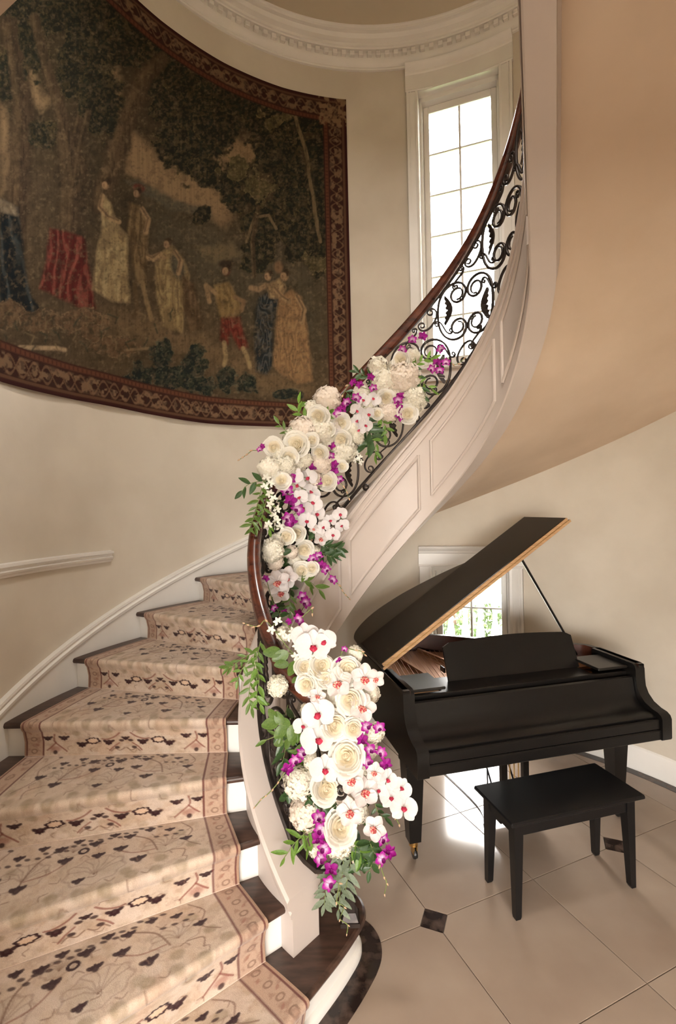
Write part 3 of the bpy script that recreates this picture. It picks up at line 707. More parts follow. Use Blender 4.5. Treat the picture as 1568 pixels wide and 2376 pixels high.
# trunks
barkn = sstep(.5, .7, fbm(X, Y/4, 1/5, 77))*.55
def trunk(Pt, w, col=T_((72, 58, 43)), al=.9):
    m_ = line(X+wob*.25, Y+wob2*.25, Pt, w, .35); put(C, m_*al, col); put(C, m_*barkn, T_((44, 36, 28))); put(C, line(X+w*.5, Y, Pt, w*.35, .6)*.4, T_((104, 86, 62)))
trunk([(25, 60), (55, 260), (40, 480), (25, 620)], 26, T_((70, 56, 42))); trunk([(75, 10), (120, 190), (165, 330), (180, 430)], 12)
trunk([(160, 300), (172, 420), (165, 560)], 34, T_((66, 54, 40))); trunk([(232, 470), (262, 380), (300, 260), (345, 165), (390, 120)], 24); trunk([(190, 250), (170, 330), (195, 400)], 8)
for i, a in enumerate(((250, 30, 150, 70), (120, 20, 120, 60), (200, 150, 80, 90), (235, 240, 55, 90), (330, 90, 110, 70), (420, 170, 110, 80), (450, 270, 110, 100), (440, 350, 75, 70), (555, 210, 90, 60), (510, 300, 60, 55), (80, 90, 40, 90), (95, 310, 40, 35), (620, 290, 60, 60), (690, 260, 55, 70), (650, 370, 60, 60), (560, 440, 60, 60), (690, 450, 60, 70), (620, 520, 70, 50), (735, 380, 30, 120), (600, 590, 50, 45), (700, 560, 45, 60), (740, 560, 24, 90), (470, 500, 25, 22), (15, 180, 45, 70), (480, 400, 45, 45))): foliage(*a, 100+7*i)
trunk([(685, 270), (712, 360), (728, 470), (742, 560)], 4, T_((118, 102, 74))); trunk([(570, 560), (590, 505), (625, 500), (640, 530)], 3, T_((112, 96, 70))); trunk([(590, 640), (585, 560), (600, 480)], 5)
for i, a in enumerate(((545, 395, 36, 30), (600, 450, 34, 30), (640, 280, 40, 26), (735, 610, 22, 30))): foliage(*a, 400+11*i, T_((80, 72, 48)), T_((134, 116, 82)), 1.5)
trunk([(232, 470), (258, 390), (292, 280), (340, 175), (372, 140)], 17, T_((84, 68, 50)), .8); trunk([(165, 540), (172, 430), (160, 330), (118, 190), (80, 40)], 12, T_((78, 63, 47)), .75); trunk([(172, 430), (188, 330), (205, 260)], 8, T_((70, 57, 42)), .7); trunk([(30, 620), (44, 470), (52, 280), (30, 100)], 16, T_((80, 64, 48)), .6)
# figures
def cloth(Pq, col, hi_, lo_=None, seed=1, fold=9, sl=.25, soft=4):
    put(C, polym(X, Y, Pq, 12)*.45, T_((40, 34, 26)))
    mk = polym(X+wob*.2, Y+wob2*.2, Pq, soft); s_ = mk > 1e-3; x, y, m_, c = X[s_], Y[s_], mk[s_], C[s_]
    put(c, polym(x, y, Pq, 14)*.0+m_, col); ph = np.sin(((x-sl*y)/fold*(.75+.5*fbm(x, y*.3, 1/60, seed+8))+2.6*fbm(x, y*.4, 1/50, seed))*pi); md = .35+.9*fbm(x, y, 1/22, seed+2)
    put(c, m_*sstep(.3, .95, ph)*.45*md, hi_); put(c, m_*sstep(.3, .95, -ph)*.5*md, lo_ if lo_ is not None else np.asarray(col)*.45)
    put(c, m_*sstep(.6, .75, fbm(x, y, 1/6, seed+4, 2))*.3, T_((60, 50, 38))); C[s_] = c
def skin(x, y, rx, ry, c=(138, 112, 82), a=0): put(C, ell(X, Y, x, y, rx, ry, a, .3), T_(c))
cloth([(0, 462), (42, 482), (52, 560), (62, 650), (72, 690), (112, 735), (40, 715), (0, 700)], T_((23, 29, 31)), T_((86, 90, 86)), T_((12, 16, 20)), 3, 16, .2)
cloth([(0, 460), (40, 482), (40, 500), (0, 490)], T_((120, 106, 86)), T_((160, 146, 120)), None, 4, 8)
cloth([(116, 530), (150, 536), (196, 552), (203, 600), (214, 660), (221, 716), (180, 712), (140, 694), (90, 668), (106, 610)], T_((84, 33, 29)), T_((158, 92, 76)), T_((52, 20, 18)), 7, 13, -.08)
cloth([(236, 450), (256, 470), (270, 520), (296, 545), (296, 640), (302, 702), (262, 700), (214, 672), (222, 600), (234, 540)], T_((140, 120, 86)), T_((172, 154, 114)), T_((92, 78, 56)), 9, 14, -.05)
skin(245, 428, 8, 11); put(C, ell(X, Y, 244, 418, 10, 7, 0, .3), T_((70, 54, 38)))
cloth([(300, 470), (332, 480), (346, 540), (340, 610), (338, 660), (318, 660), (306, 600), (296, 530)], T_((96, 78, 54)), T_((140, 120, 84)), T_((58, 46, 32)), 10, 9, .1)
skin(318, 448, 8, 11, (120, 92, 68)); put(C, ell(X, Y, 322, 436, 14, 9, .3, .4), T_((92, 44, 38)))
put(C, line(X, Y, [(330, 655), (340, 700), (352, 742)], 5), T_((124, 104, 74))); put(C, line(X, Y, [(312, 655), (318, 715), (310, 735)], 5), T_((84, 68, 48)))
cloth([(366, 590), (400, 570), (424, 600), (440, 640), (432, 700), (424, 772), (378, 756), (364, 690), (360, 640)], T_((130, 110, 76)), T_((164, 146, 104)), T_((84, 70, 48)), 12, 11, -.05)
skin(388, 566, 8, 10); put(C, ell(X, Y, 412, 618, 16, 30, -.3, .4)*.8, T_((56, 58, 52))); put(C, line(X, Y, [(346, 600), (366, 592), (380, 598)], 5), T_((140, 116, 84)))
cloth([(424, 640), (448, 660), (470, 760), (440, 770), (426, 720)], T_((82, 64, 46)), T_((112, 92, 64)), None, 13, 8)
cloth([(496, 662), (530, 655), (552, 690), (560, 720), (540, 742), (512, 742), (504, 710)], T_((124, 102, 66)), T_((152, 130, 88)), None, 15, 9)
skin(525, 628, 10, 13, (92, 62, 48)); put(C, ell(X, Y, 525, 612, 18, 9, 0, .4), T_((56, 46, 36)))
put(C, line(X, Y, [(500, 680), (478, 662), (486, 700)], 5), T_((136, 112, 82))); put(C, line(X, Y, [(545, 690), (566, 700), (560, 720)], 5), T_((120, 96, 70)))
cloth([(514, 738), (556, 735), (576, 806), (556, 812), (536, 770), (528, 800), (512, 790)], T_((98, 42, 34)), T_((128, 64, 50)), T_((58, 24, 20)), 16, 8)
put(C, line(X, Y, [(520, 795), (524, 830), (520, 846)], 5), T_((140, 120, 86))); put(C, line(X, Y, [(564, 808), (574, 830), (580, 852)], 5), T_((140, 120, 86)))
cloth([(600, 690), (640, 668), (650, 700), (632, 760), (632, 850), (618, 868), (594, 862), (590, 780), (594, 720)], T_((42, 47, 49)), T_((112, 108, 98)), T_((24, 30, 34)), 18, 8, .05)
put(C, line(X, Y, [(582, 668), (600, 672), (616, 662)], 6), T_((136, 112, 84))); skin(622, 640, 8, 11); put(C, ell(X, Y, 646, 620, 10, 14, 0, .4), T_((112, 88, 64)))
cloth([(618, 662), (648, 646), (664, 668), (650, 694), (626, 690)], T_((140, 116, 84)), T_((168, 146, 108)), None, 19, 8)
cloth([(648, 690), (676, 672), (700, 690), (712, 760), (720, 840), (726, 884), (690, 890), (650, 868), (634, 850), (640, 760)], T_((136, 106, 74)), T_((162, 132, 94)), T_((98, 76, 54)), 20, 12, -.04)
skin(660, 640, 9, 12)
for hx, hy, sc in ((245, 428, 1), (318, 448, 1), (388, 566, 1), (525, 628, 1.1), (622, 640, 1), (660, 640, 1.1)):
    put(C, ell(X, Y, hx+3*sc, hy-6*sc, 9*sc, 8*sc, .2, .35)*.9, T_((52, 40, 30))); put(C, ell(X, Y, hx-2*sc, hy+1*sc, 6*sc, 8*sc, 0, .3), T_((150, 122, 92))); put(C, ell(X, Y, hx-4*sc, hy+2*sc, 2*sc, 4*sc, 0, .4)*.5, T_((96, 70, 54)))
for ln_ in ([(238, 455), (232, 482), (252, 505), (276, 515)], [(330, 485), (345, 510), (338, 540)], [(372, 590), (356, 602), (344, 596)], [(406, 585), (420, 606), (414, 634)], [(640, 672), (655, 690), (670, 700)], [(690, 690), (706, 720), (700, 748)]):
    put(C, line(X, Y, ln_, 5.5, .4)*.9, T_((148, 122, 90))); put(C, line(X+2, Y+4, ln_, 2.2, .5)*.6, T_((70, 54, 40)))
# rocks, fallen staff, foreground plants
for a in ((20, 730, 60, 34, 1), (90, 745, 45, 28, 2), (190, 745, 70, 30, 3), (270, 805, 55, 28, 4), (215, 770, 30, 24, 6)): foliage(a[0], a[1], a[2], a[3], 500+a[4]*13, T_((92, 72, 52)), T_((124, 102, 76)), .5)
put(C, line(X, Y, [(46, 806), (132, 808), (150, 812)], 5), T_((158, 134, 104))); put(C, line(X, Y, [(290, 812), (350, 808), (372, 804)], 3), T_((120, 100, 74)))
for i in range(26):
    x0, y0 = ((i*97) % 420)+8, 740+((i*53) % 90)
    put(C, line(X, Y, [(x0, y0), (x0+8*cos(i), y0-14), (x0+18*cos(i*2.3), y0-22)], 2)*.7, T_((52, 56, 44)) if i % 2 else T_((108, 92, 66)))
PL = T_((30, 36, 34))
for i, a in enumerate(((330, 870, 26, 40), (372, 830, 28, 40), (385, 800, 14, 26), (400, 880, 45, 32), (450, 850, 32, 36), (452, 815, 20, 20), (300, 890, 26, 20), (470, 892, 44, 24), (520, 880, 26, 30), (570, 890, 30, 26), (660, 915, 40, 14))): foliage(*a, 700+9*i, PL, T_((84, 84, 66)), .8)
put(C, sstep(.55, .72, fbm(X, Y, 1/11, 901, 4))*.16, T_((124, 106, 80))); put(C, sstep(.55, .7, fbm(X+40, Y, 1/18, 911, 4))*.28, T_((34, 30, 24))); put(C, sstep(.58, .8, n3)*.35, T_((120, 102, 76))); put(C, sstep(.55, .8, fbm(X, Y, 1/5, 71, 3))*.35, T_((36, 30, 24)))
put(C, sstep(.5, .7, vnoise(FX, ZZ*0, 3.0, 88))*.12, T_((40, 34, 26)))
# woven border
U = (FX-TF0)/(TF1-TF0)*rad(TF1-TF0)*OR; Lu = rad(TF1-TF0)*OR
eb, et, er, el_ = ZZ-TZ0, TZ1-ZZ, Lu-U, U
E_ = np.minimum(np.minimum(eb, et), np.minimum(er, el_)); along = np.where((eb <= er) & (eb <= el_) | (et <= er) & (et <= el_), U, ZZ)
BW = .225; bm = 1-sstep(BW-.008, BW, E_); BC = np.ones(C.shape)*T_((56, 34, 28))
lf = sstep(.46, .6, fbm(along, E_*1.3, 22, 301, 3))*sstep(.045, .07, E_)*(1-sstep(.15, .175, E_)); put(BC, lf*.85, T_((122, 98, 74)))
lf = sstep(.52, .66, fbm(along, E_, 38, 311, 3))*sstep(.04, .06, E_)*(1-sstep(.15, .18, E_)); put(BC, lf*.6, T_((52, 38, 32)))
lobes = np.abs(np.sin(along*pi/.085))*.05; put(BC, (1-sstep(.006, .012, np.abs(np.abs(E_-.108)-lobes)))*.55, T_((120, 92, 68)))
put(BC, (1-sstep(.012, .018, np.abs(E_-.195)))*.7, T_((104, 64, 46))); put(BC, sstep(.2, .8, np.sin(along*pi/.016))*(1-sstep(.010, .014, np.abs(E_-.195)))*.5, T_((52, 24, 22)))
put(BC, (1-sstep(.022, .032, E_))*.8, T_((58, 30, 28))); put(BC, (1-sstep(.008, .012, np.abs(E_-.035)))*.5, T_((112, 82, 60)))
cor_ = sstep(0, .02, BW+.04-er)*sstep(0, .02, BW+.04-np.minimum(et, eb)); put(BC, cor_*sstep(.4, .6, fbm(U, ZZ, 26, 333, 3)), T_((128, 102, 76)))
cm = np.clip(bm+cor_, 0, 1); put(C, cm, np.zeros(3)); C += BC*cm[..., None]
tap = grid_mesh('tapestry', P, C*.84, TAPM); tag(tap, 'large woven tapestry of figures under trees with leafy red border on the curved wall', 'tapestry')
# ------------------------------------------------------------------ iron balustrade with mahogany handrail
NEW = (.012, 2.128)
rail = empty('railing', (NEW[0], NEW[1], RISE)); tag(rail, 'wrought iron scroll railing with curved mahogany handrail along the inner side of the stairs', 'railing')
def rl(o): o.matrix_parent_inverse = Matrix.Translation(-Vector(rail.location)); return o
RR_ = .725
def rp(phi, off, r=RR_): return Vector(inn(phi, r)+(zi(phi)+off,))
def catmull(P, k=5):
    P = [Vector(p) for p in P]; R_ = []
    for i in range(len(P)-1):
        p0, p1, p2, p3 = P[max(i-1, 0)], P[i], P[i+1], P[min(i+2, len(P)-1)]
        for s in range(k):
            t = s/k; R_.append(.5*((2*p1)+(p2-p0)*t+(2*p0-5*p1+4*p2-p3)*t*t+(3*p1-p0-3*p2+p3)*t**3))
    return R_+[P[-1]]
HO = .905
hz = zi(-42)+HO
hend = [(NEW[0]+.03, NEW[1]+.065, hz-.105), (NEW[0]-.035, NEW[1]+.06, hz-.105), (NEW[0]-.06, NEW[1]+.0, hz-.105), (NEW[0]-.03, NEW[1]-.075, hz-.10), (-.085, 2.01, hz-.085)]
hp_ = catmull(hend+[rp(f, HO, .742) for f in np.arange(-40, 216, 4.0)], 2)
hprof = [(-.030, -.020), (-.033, .002), (-.030, .018), (-.018, .031), (0, .036), (.018, .031), (.030, .018), (.033, .002), (.030, -.020), (.018, -.026), (.014, -.034), (-.014, -.034), (-.018, -.026)]
rl(autosmooth(MB().tube(hp_, 1.0, prof=hprof).build('handrail', MAHOG, rail), 50))
rl(MB().tube([p+Vector((0, 0, -.042)) for p in hp_], 1.0, prof=[(-.013, -.008), (.013, -.008), (.013, .008), (-.013, .008)]).build('subrail', IRON, rail))
BO = .195
bz = zi(-44)+BO
bend = [(NEW[0]-.005, NEW[1]-.005, bz-.03), (NEW[0]-.02, NEW[1]-.06, bz-.03), (-.065, 2.025, bz-.028), (-.12, 1.995, bz-.018)]
bp_ = catmull(bend+[rp(f, BO) for f in np.arange(-42, 216, 4.0)], 2)
rl(MB().tube(bp_, 1.0, prof=[(-.020, -.006), (-.020, .004), (-.014, .009), (.014, .009), (.020, .004), (.020, -.006)]).build('bottom_rail', IRON, rail))
# iron ball feet carrying the bottom rail
bd_ = MB().lathe([(.001, -.024), (.012, -.021), (.020, -.013), (.0235, 0), (.020, .013), (.012, .021), (.001, .024)], k=14).data('ball_foot', IRON, True)
for f in (-36, 20, 79, 140, 196): o = link('ball_foot', bd_, rail); rl(o); o.location = rp(f, .158, .705)
# newel
nw = MB(); b = .030
for (r0, z0, r1, z1) in ((.042, .0, .042, .018), (.036, .018, .030, .034), (.030, .034, .024, .05), (.022, .05, .022, .10), (.028, .10, .028, .118), (.019, .118, .019, .80), (.026, .80, .026, .82), (.019, .82, .019, hz-.105-RISE-.03)):
    nw.loft([[(NEW[0]+x*r, NEW[1]+y*r, RISE+z) for x, y in ((-1, -1), (1, -1), (1, 1), (-1, 1))] for r, z in ((r0, z0), (r1, z1))])
rl(nw.build('newel_post', IRON, rail))
# scrolls: drawn in the slope plane (p along the rail, q square to it), wrapped onto the stair curve
AL = math.atan(RISE/(RR_*rad(DPI)))
ca, sa = cos(AL), sin(AL)
F0 = -38.0
def wrap(p, q, dr=0.0):
    s = (p*ca-q*sa)/RR_; phi = F0+math.degrees(s); z = zi(F0)+BO+.008+p*sa+q*ca
    return Vector(inn(phi, RR_+dr)+(z,))
def cscroll(Aw, Bw, pw=4, S=False, n=56):
    ts = np.linspace(-1, 1, n*3); th = (Aw*ts**2+Bw*np.abs(ts)**pw) if S else (Aw*ts+np.sign(ts)*Bw*np.abs(ts)**pw)
    x = np.cumsum(np.cos(th)); y = np.cumsum(np.sin(th)); i = np.unique(np.round(np.concatenate([np.linspace(0, n*3-1, n)])).astype(int))
    x, y = x[i], y[i]; L_ = n*3*.5; x = (x-x.mean())/L_; y = (y-y.mean())/L_; return np.stack([x, y], 1)
def fitbox(Q, w, h):
    lo, hi_ = Q.min(0), Q.max(0); return (Q-(lo+hi_)/2)/(hi_-lo)*np.array([w, h])
def place(Q, c, ang, flipx=False, flipy=False):
    Q = Q.copy()
    if flipx: Q[:, 0] *= -1
    if flipy: Q[:, 1] *= -1
    co, si = cos(ang), sin(ang); return [(c[0]+x*co-y*si, c[1]+x*si+y*co) for x, y in Q]
def bar(Q, w=.0105, name='scroll', taper=True):
    pts = [wrap(*q) for q in Q]; n = len(pts); rs = [1.0]*n
    mb = MB(); rings = []
    for i, p in enumerate(pts):
        t = (pts[min(i+1, n-1)]-pts[max(i-1, 0)]).normalized(); nr = Vector((p.x-IC[0], p.y-IC[1], 0)).normalized(); b = t.cross(nr).normalized()
        e = w*(.55+.45*min(1, min(i, n-1-i)/10)) if taper else w; d = .0125
        rings.append([p+b*e*.5+nr*d*.5, p-b*e*.5+nr*d*.5, p-b*e*.5-nr*d*.5, p+b*e*.5-nr*d*.5])
    return rl(mb.loft(rings).build(name, IRON, rail, True))
def leafplate(Q0, Q1, bulge, side):               # acanthus leaf along a chord, scalloped on one side
    mb = MB(); n = 22; A_, B_ = Vector(Q0), Vector(Q1); d = B_-A_; nv = Vector((-d.y, d.x)).normalized()*side
    up_, lo_ = [], []
    for i in range(n+1):
        t = i/n; c = A_+d*t-nv*(sin(pi*t)*bulge); wd_ = .040*sin(pi*min(1, t*1.02))**.7*(.6+.4*abs(sin(t*pi*6)))+.003
        up_.append(c-nv*.006); lo_.append(c+nv*wd_)
    rings = [[wrap(u.x, u.y, .006), wrap(l.x, l.y, .012), wrap(l.x, l.y, .006), wrap(u.x, u.y, -.004)] for u, l in zip(up_, lo_)]
    tip = [wrap(*(Q1+0*np.array(Q1)))] if False else None
    return rl(mb.loft(rings).build('acanthus_leaf', IRON, rail))
Hq = (HO-BO-.06)*ca; MQ = .452; NM = 10
big = fitbox(cscroll(.9, 10.2, 1.95, n=72), .355, .187)     # C scroll with full spiral ends
sml = fitbox(cscroll(1.0, 7.6, 2.3), .150, .078); tiny = fitbox(cscroll(.8, 7.4, 2.4, True, 40), .125, .075)
up90 = rad(90)-AL
for k in range(NM):
    p0 = k*MQ; c = (p0+MQ*.5, Hq*.5)
    # medallion of two upright C scrolls facing one another, an acanthus leaf on each back
    for sgn in (1, -1):
        o_ = (c[0]+sgn*.100*ca, c[1]-sgn*.100*sa); bar(place(big, o_, up90, flipy=(sgn < 0)), .0125)
        e_ = (c[0]+sgn*.150*ca, c[1]-sgn*.150*sa); vx, vy = cos(up90), sin(up90); h0, h1 = (-.115, .07) if sgn > 0 else (-.07, .115)
        leafplate((e_[0]+vx*h0, e_[1]+vy*h0), (e_[0]+vx*h1, e_[1]+vy*h1), .045, -sgn)
    # smaller scrolls that tie the medallions to the rails and to one another
    bar(place(sml, (p0+.035, Hq-.055), rad(8)), .010); bar(place(sml, (p0+.015, .05), rad(188)), .010)
    bar(place(tiny, (p0+.055, Hq*.5+.055), rad(70)), .009)
    if k: bar(place(tiny, (p0-.045, Hq*.5-.06), rad(70)), .009)
    bar(place(tiny, (p0+MQ*.74, Hq-.045), rad(-8)), .009); bar(place(tiny, (p0+MQ*.28, .045), rad(172)), .009)
# upright bars and the scroll beside the newel
for f in (-38.5, 10, 58, 106, 154, 202): rl(MB().tube([rp(f, BO), rp(f, HO-.04)], .0075, 6).build('upright', IRON, rail)) if f in (-38.5, 202) else None
# ------------------------------------------------------------------ grand piano
PL0 = Vector((.371, 2.736, 0)); PA = math.atan2(.23112, .97292)
pn = empty('grand_piano', PL0, PA); tag(pn, 'black baby grand piano with its lid propped open under the stairs', 'piano')
OUTL = [(-.055, -.07), (-.055, .30), (-.055, .62), (-.050, .86), (-.025, .965), (.04, 1.045), (.13, 1.085), (.25, 1.09), (.40, 1.065), (.55, 1.01), (.70, .925), (.86, .80), (1.0, .675), (1.15, .57), (1.30, .50), (1.42, .455), (1.50, .40), (1.527, .30), (1.53, .15), (1.53, -.07)]
OS = [OUTL[0]]+smooth_poly(OUTL[1:-1], 4)+[OUTL[-1]]
def inset(P, d):
    R_ = []
    for i in range(len(P)):
        a = Vector(P[max(i-1, 0)]); b = Vector(P[min(i+1, len(P)-1)]); t = (b-a).normalized(); n = Vector((t.y, -t.x)); q = Vector(P[i])+n*d; R_.append((q.x, q.y))
    return R_
RZ0, RZ1 = .60, .985
IN = inset(OS, .042)
mb = MB(); mb.grid([[o+(RZ0,), o+(RZ1-.004,), mix(o, i, .1)+(RZ1,), mix(o, i, .9)+(RZ1,)] for o, i in zip(OS, IN)])
autosmooth(mb.build('rim', BLACK, pn), 40)
mb = MB(); mb.grid([[i+(RZ1,), i+(.78,)] for i in IN]); autosmooth(mb.build('inner_rim', INRIM, pn), 40)
bt = [p for p in inset(OS, .01)]; MB().prism(bt, .615, .64).build('bottom_board', BLACK, pn)
MB().prism([(.0, .04)]+[q for q in inset(OS, .045) if q[1] > .04]+[(1.47, .04)], .80, .815).build('soundboard', SBOARD, pn)
pl = [p for p in inset(OS, .06) if p[1] > .30]; MB().prism([(.0, .30)]+pl+[(1.46, .30)], .845, .862).build('iron_plate', PLATE, pn)
for (x0, y0, x1, y1) in ((.30, .32, .22, 1.0), (.62, .32, .46, .96), (.98, .32, .80, .78), (1.25, .32, 1.12, .52)):
    MB().tube([(x0, y0, .872), (x1, y1, .872)], 1.0, prof=[(-.014, -.012), (.014, -.012), (.010, .018), (-.010, .018)]).build('plate_strut', PLATE, pn)
sb = MB()
for k in range(44):
    x = .03+k*.0315; y1 = .98-.0*k if k < 8 else max(.50, 1.02-.0145*(k-4)*1.05); sb.tube([(x, .30, .885), (x-.10 if k > 14 else x+.12, min(y1, 1.0), .885)], .0028, 4)
st_ = sb.build('strings', STRING, pn); st_['kind'] = 'stuff'
dm = MB().bbox((-.006, -.03, 0), (.006, .03, .035), .003).data('damper', BLACK)
for k in range(20): o = link('damper', dm, pn); o.location = (.40+k*.046, .40, .895)
# arms (cheeks) with the scrolled profile
ARM = [(.30, RZ1), (-.045, RZ1), (-.062, RZ1-.010), (-.070, RZ1-.03), (-.072, .90), (-.078, .85), (-.098, .81), (-.135, .775), (-.185, .755), (-.225, .748), (-.246, .735), (-.255, .715), (-.255, .605), (-.25, .595), (.30, .595)]
for (u0, u1) in ((-.056, .010), (1.468, 1.534)):
    mb = MB(); n = len(ARM); V = [(u, y, z) for u in (u0, u1) for y, z in ARM]
    mb.add(V, [tuple(range(n)), tuple(range(n, 2*n))[::-1]]+[(i, n+i, n+(i+1) % n, (i+1) % n) for i in range(n)]); autosmooth(mb.build('arm', BLACK, pn), 40)
MB().bbox((.0, -.245, .595), (1.48, .28, .655), .006).build('key_bed', BLACK, pn)
MB().bbox((.012, -.240, .655), (1.466, -.214, .715), .006).build('key_slip', BLACK, pn)
FB = [(-.213, .700), (-.215, .722), (-.200, .733), (-.150, .738), (-.105, .748), (-.078, .775), (-.062, .82), (-.052, .875), (-.046, .90), (-.030, .905), (-.020, .895), (-.02, .70)]
mb = MB(); n = len(FB); mb.add([(u, y, z) for u in (.014, 1.464) for y, z in FB], [tuple(range(n)), tuple(range(n, 2*n))[::-1]]+[(i, n+i, n+(i+1) % n, (i+1) % n) for i in range(n)]); autosmooth(mb.build('fallboard', BLACK, pn), 35)
for u0, u1 in ((.012, .225), (1.25, 1.466)): MB().bbox((u0, -.012, .945), (u1, .235, .962), .004).build('shelf_block', BLACKL, pn)
MB().bbox((.225, .02, .900), (1.25, .26, .915), .004).build('music_shelf', BLACK, pn)
MB().bbox((.012, .0, .80), (1.466, .03, .925), .003).build('stretcher', BLACK, pn)
# music desk, gently arched along its top
mb = MB(); T_d = []
for i in range(21):
    s = i/20; u = .335+s*.93; zt_ = .225+.022*sin(pi*s)+.0*s; rr_ = min(1, min(s, 1-s)/.03); zt_ -= .02*(1-rr_)**2; T_d.append((u, zt_))
lean = rad(22)
def dk(u, h, t): return (u, .175+h*sin(lean)+t*cos(lean), .915+h*cos(lean)-t*sin(lean))
mb.loft([[dk(u, 0, 0), dk(u, h_, 0), dk(u, h_, .016), dk(u, 0, .016)] for u, h_ in T_d]); autosmooth(mb.build('music_desk', BLACK, pn), 40)
# lid, hinged along the bass side
LA = math.atan2(.848, 1.307)
ld_ = empty('lid_pivot', (-.064, 0, 1.002), 0)
Ml = Matrix.Translation((-.064, 0, 1.002)) @ Matrix.Rotation(-LA, 4, 'Y')
LID = [(.0, .232), (.0, .6), (.004, .86), (.02, .955), (.07, 1.025), (.17, 1.082), (.30, 1.10), (.44, 1.075), (.57, 1.032), (.77, .925), (.925, .82), (1.041, .72), (1.18, .60), (1.33, .525), (1.46, .475), (1.555, .42), (1.585, .34), (1.59, .232)]
LS = [LID[0]]+smooth_poly(LID[1:-1], 4)+[LID[-1]]
bpy.data.objects.remove(ld_)
def lidmesh(P, z0, z1, ch=.006):
    n = len(P); Pi = inset(P, ch); V = [Ml @ Vector((x, y, z)) for (x, y), z in [(p, z0) for p in P]+[(p, z1-ch) for p in P]+[(p, z1) for p in Pi]]
    F = [tuple(range(n))[::-1], tuple(range(2*n, 3*n))]
    for i in range(n):
        j = (i+1) % n; F += [(i, j, n+j, n+i), (n+i, n+j, 2*n+j, 2*n+i)]
    return V, F
V, F = lidmesh(LS, 0, .020); lid = mesh('lid', V, F, LIDM, pn, False)
flap = MB().bbox((.012, .236, .021), (1.575, .700, .043), .005, Ml).build('front_flap', BLACK, lid)
MB().box((.004, .229, .002), (1.588, .2335, .019), Ml).build('lid_edge', RAWW, lid); MB().box((.014, .230, .0225), (1.574, .2365, .041), Ml).build('flap_edge', RAWW, lid)
MB().tube([Ml @ Vector((.02, .229, .0205)), Ml @ Vector((1.57, .229, .0205))], .0022, 6).build('hinge', BRASS, lid)
pt_ = Ml @ Vector((1.158, .26, 0)); MB().tube([(1.395, .36, .93), pt_], .0085, 8).build('lid_prop', BLACK, pn)
# legs with brass casters
def leg(u, v_):
    t = empty('leg', (u, v_, 0), 0, pn)
    for _ in (0,):
        l = MB(); rings = []
        for z, h in ((.60, .058), (.545, .058), (.54, .052), (.50, .051), (.105, .034), (.10, .034)): rings.append([(-h, -h, z), (h, -h, z), (h, h, z), (-h, h, z)])
        l.loft(rings).build('leg_post', BLACK, t)
        c = MB().lathe([(.024, .068), (.026, .07), (.026, .10), (.024, .102)], k=4+8); c.box((-.012, -.03, .03), (-.006, .014, .075)); c.box((.006, -.03, .03), (.012, .014, .075)); c.build('caster_fork', BRASS, t)
        MB().lathe([(.012, -.011), (.028, -.010), (.030, 0), (.028, .010), (.012, .011)], k=18, M=Matrix.Translation((0, -.012, .030)) @ Matrix.Rotation(pi/2, 4, 'Y')).build('caster_wheel', CASTW, t)
leg(.02, .02); leg(1.40, .03); leg(.36, .84)
# pedal lyre
ly = empty('pedal_lyre', (.735, .12, 0), 0, pn)
for x in (-.075, .075): MB().bbox((x-.020, -.018, .12), (x+.020, .018, .60), .004).build('lyre_post', BLACK, ly)
MB().bbox((-.14, -.06, .055), (.14, .075, .125), .008).build('pedal_box', BLACK, ly)
for x in (-.03, .0, .03): MB().tube([(x, 0, .12), (x, 0, .60)], .0035, 6).build('pedal_rod', BRASS, ly)
for x in (-.065, 0, .065): MB().bbox((x-.014, -.155, .064), (x+.014, -.05, .074), .004).build('pedal', BRASS, ly)
for x in (-.08, .08): MB().tube([(x, .07, .10), (x, .42, .60)], .006, 6).build('lyre_brace', BLACK, ly)
MB().tube(catmull([(.50, .05, .60), (.503, .04, .45), (.51, .05, .30), (.525, .08, .12), (.54, .15, .006), (.60, .35, .006), (.55, .9, .006)], 6), .004, 6).build('cable', CASTW, pn)
# ------------------------------------------------------------------ bench
BA = math.atan2(.203, .753); bc = (Vector((.78, 2.274))+Vector((1.451, 2.808)))/2
bn = empty('piano_bench', (bc.x, bc.y, 0), BA); tag(bn, 'black wooden piano bench with four tapered legs in front of the piano', 'bench')
MB().bbox((-.392, -.170, .470), (.392, .170, .492), .006).build('seat', BENCHM, bn)
for a, b_ in (((-.345, -.128, .395), (.345, -.110, .470)), ((-.345, .110, .395), (.345, .128, .470)), ((-.348, -.11, .395), (-.330, .11, .470)), ((.330, -.11, .395), (.348, .11, .470))): MB().bbox(a, b_, .003).build('apron', BENCHM, bn)
for sx in (-1, 1):
    for sy in (-1, 1):
        r_ = [[(sx*(.352+(0)-hx*(1-k)), sy*(.134-hx*(1-l)), z) for k, l in ((0, 0), (2, 0), (2, 2), (0, 2))] for z, hx in ((.470, .024), (.395, .024), (.012, .0165), (0, .013))]
        r_ = [[(sx*(.356-2*hx*k), sy*(.136-2*hx*l), z) for k, l in ((0, 0), (1, 0), (1, 1), (0, 1))] for z, hx in ((.470, .024), (.39, .024), (.012, .0155), (0, .013))]
        MB().loft(r_).build('leg', BENCHM, bn)
MB().bbox((-.18, -.11, .385), (-.06, .10, .396), .002).build('hinge_stay', BRASS, bn)
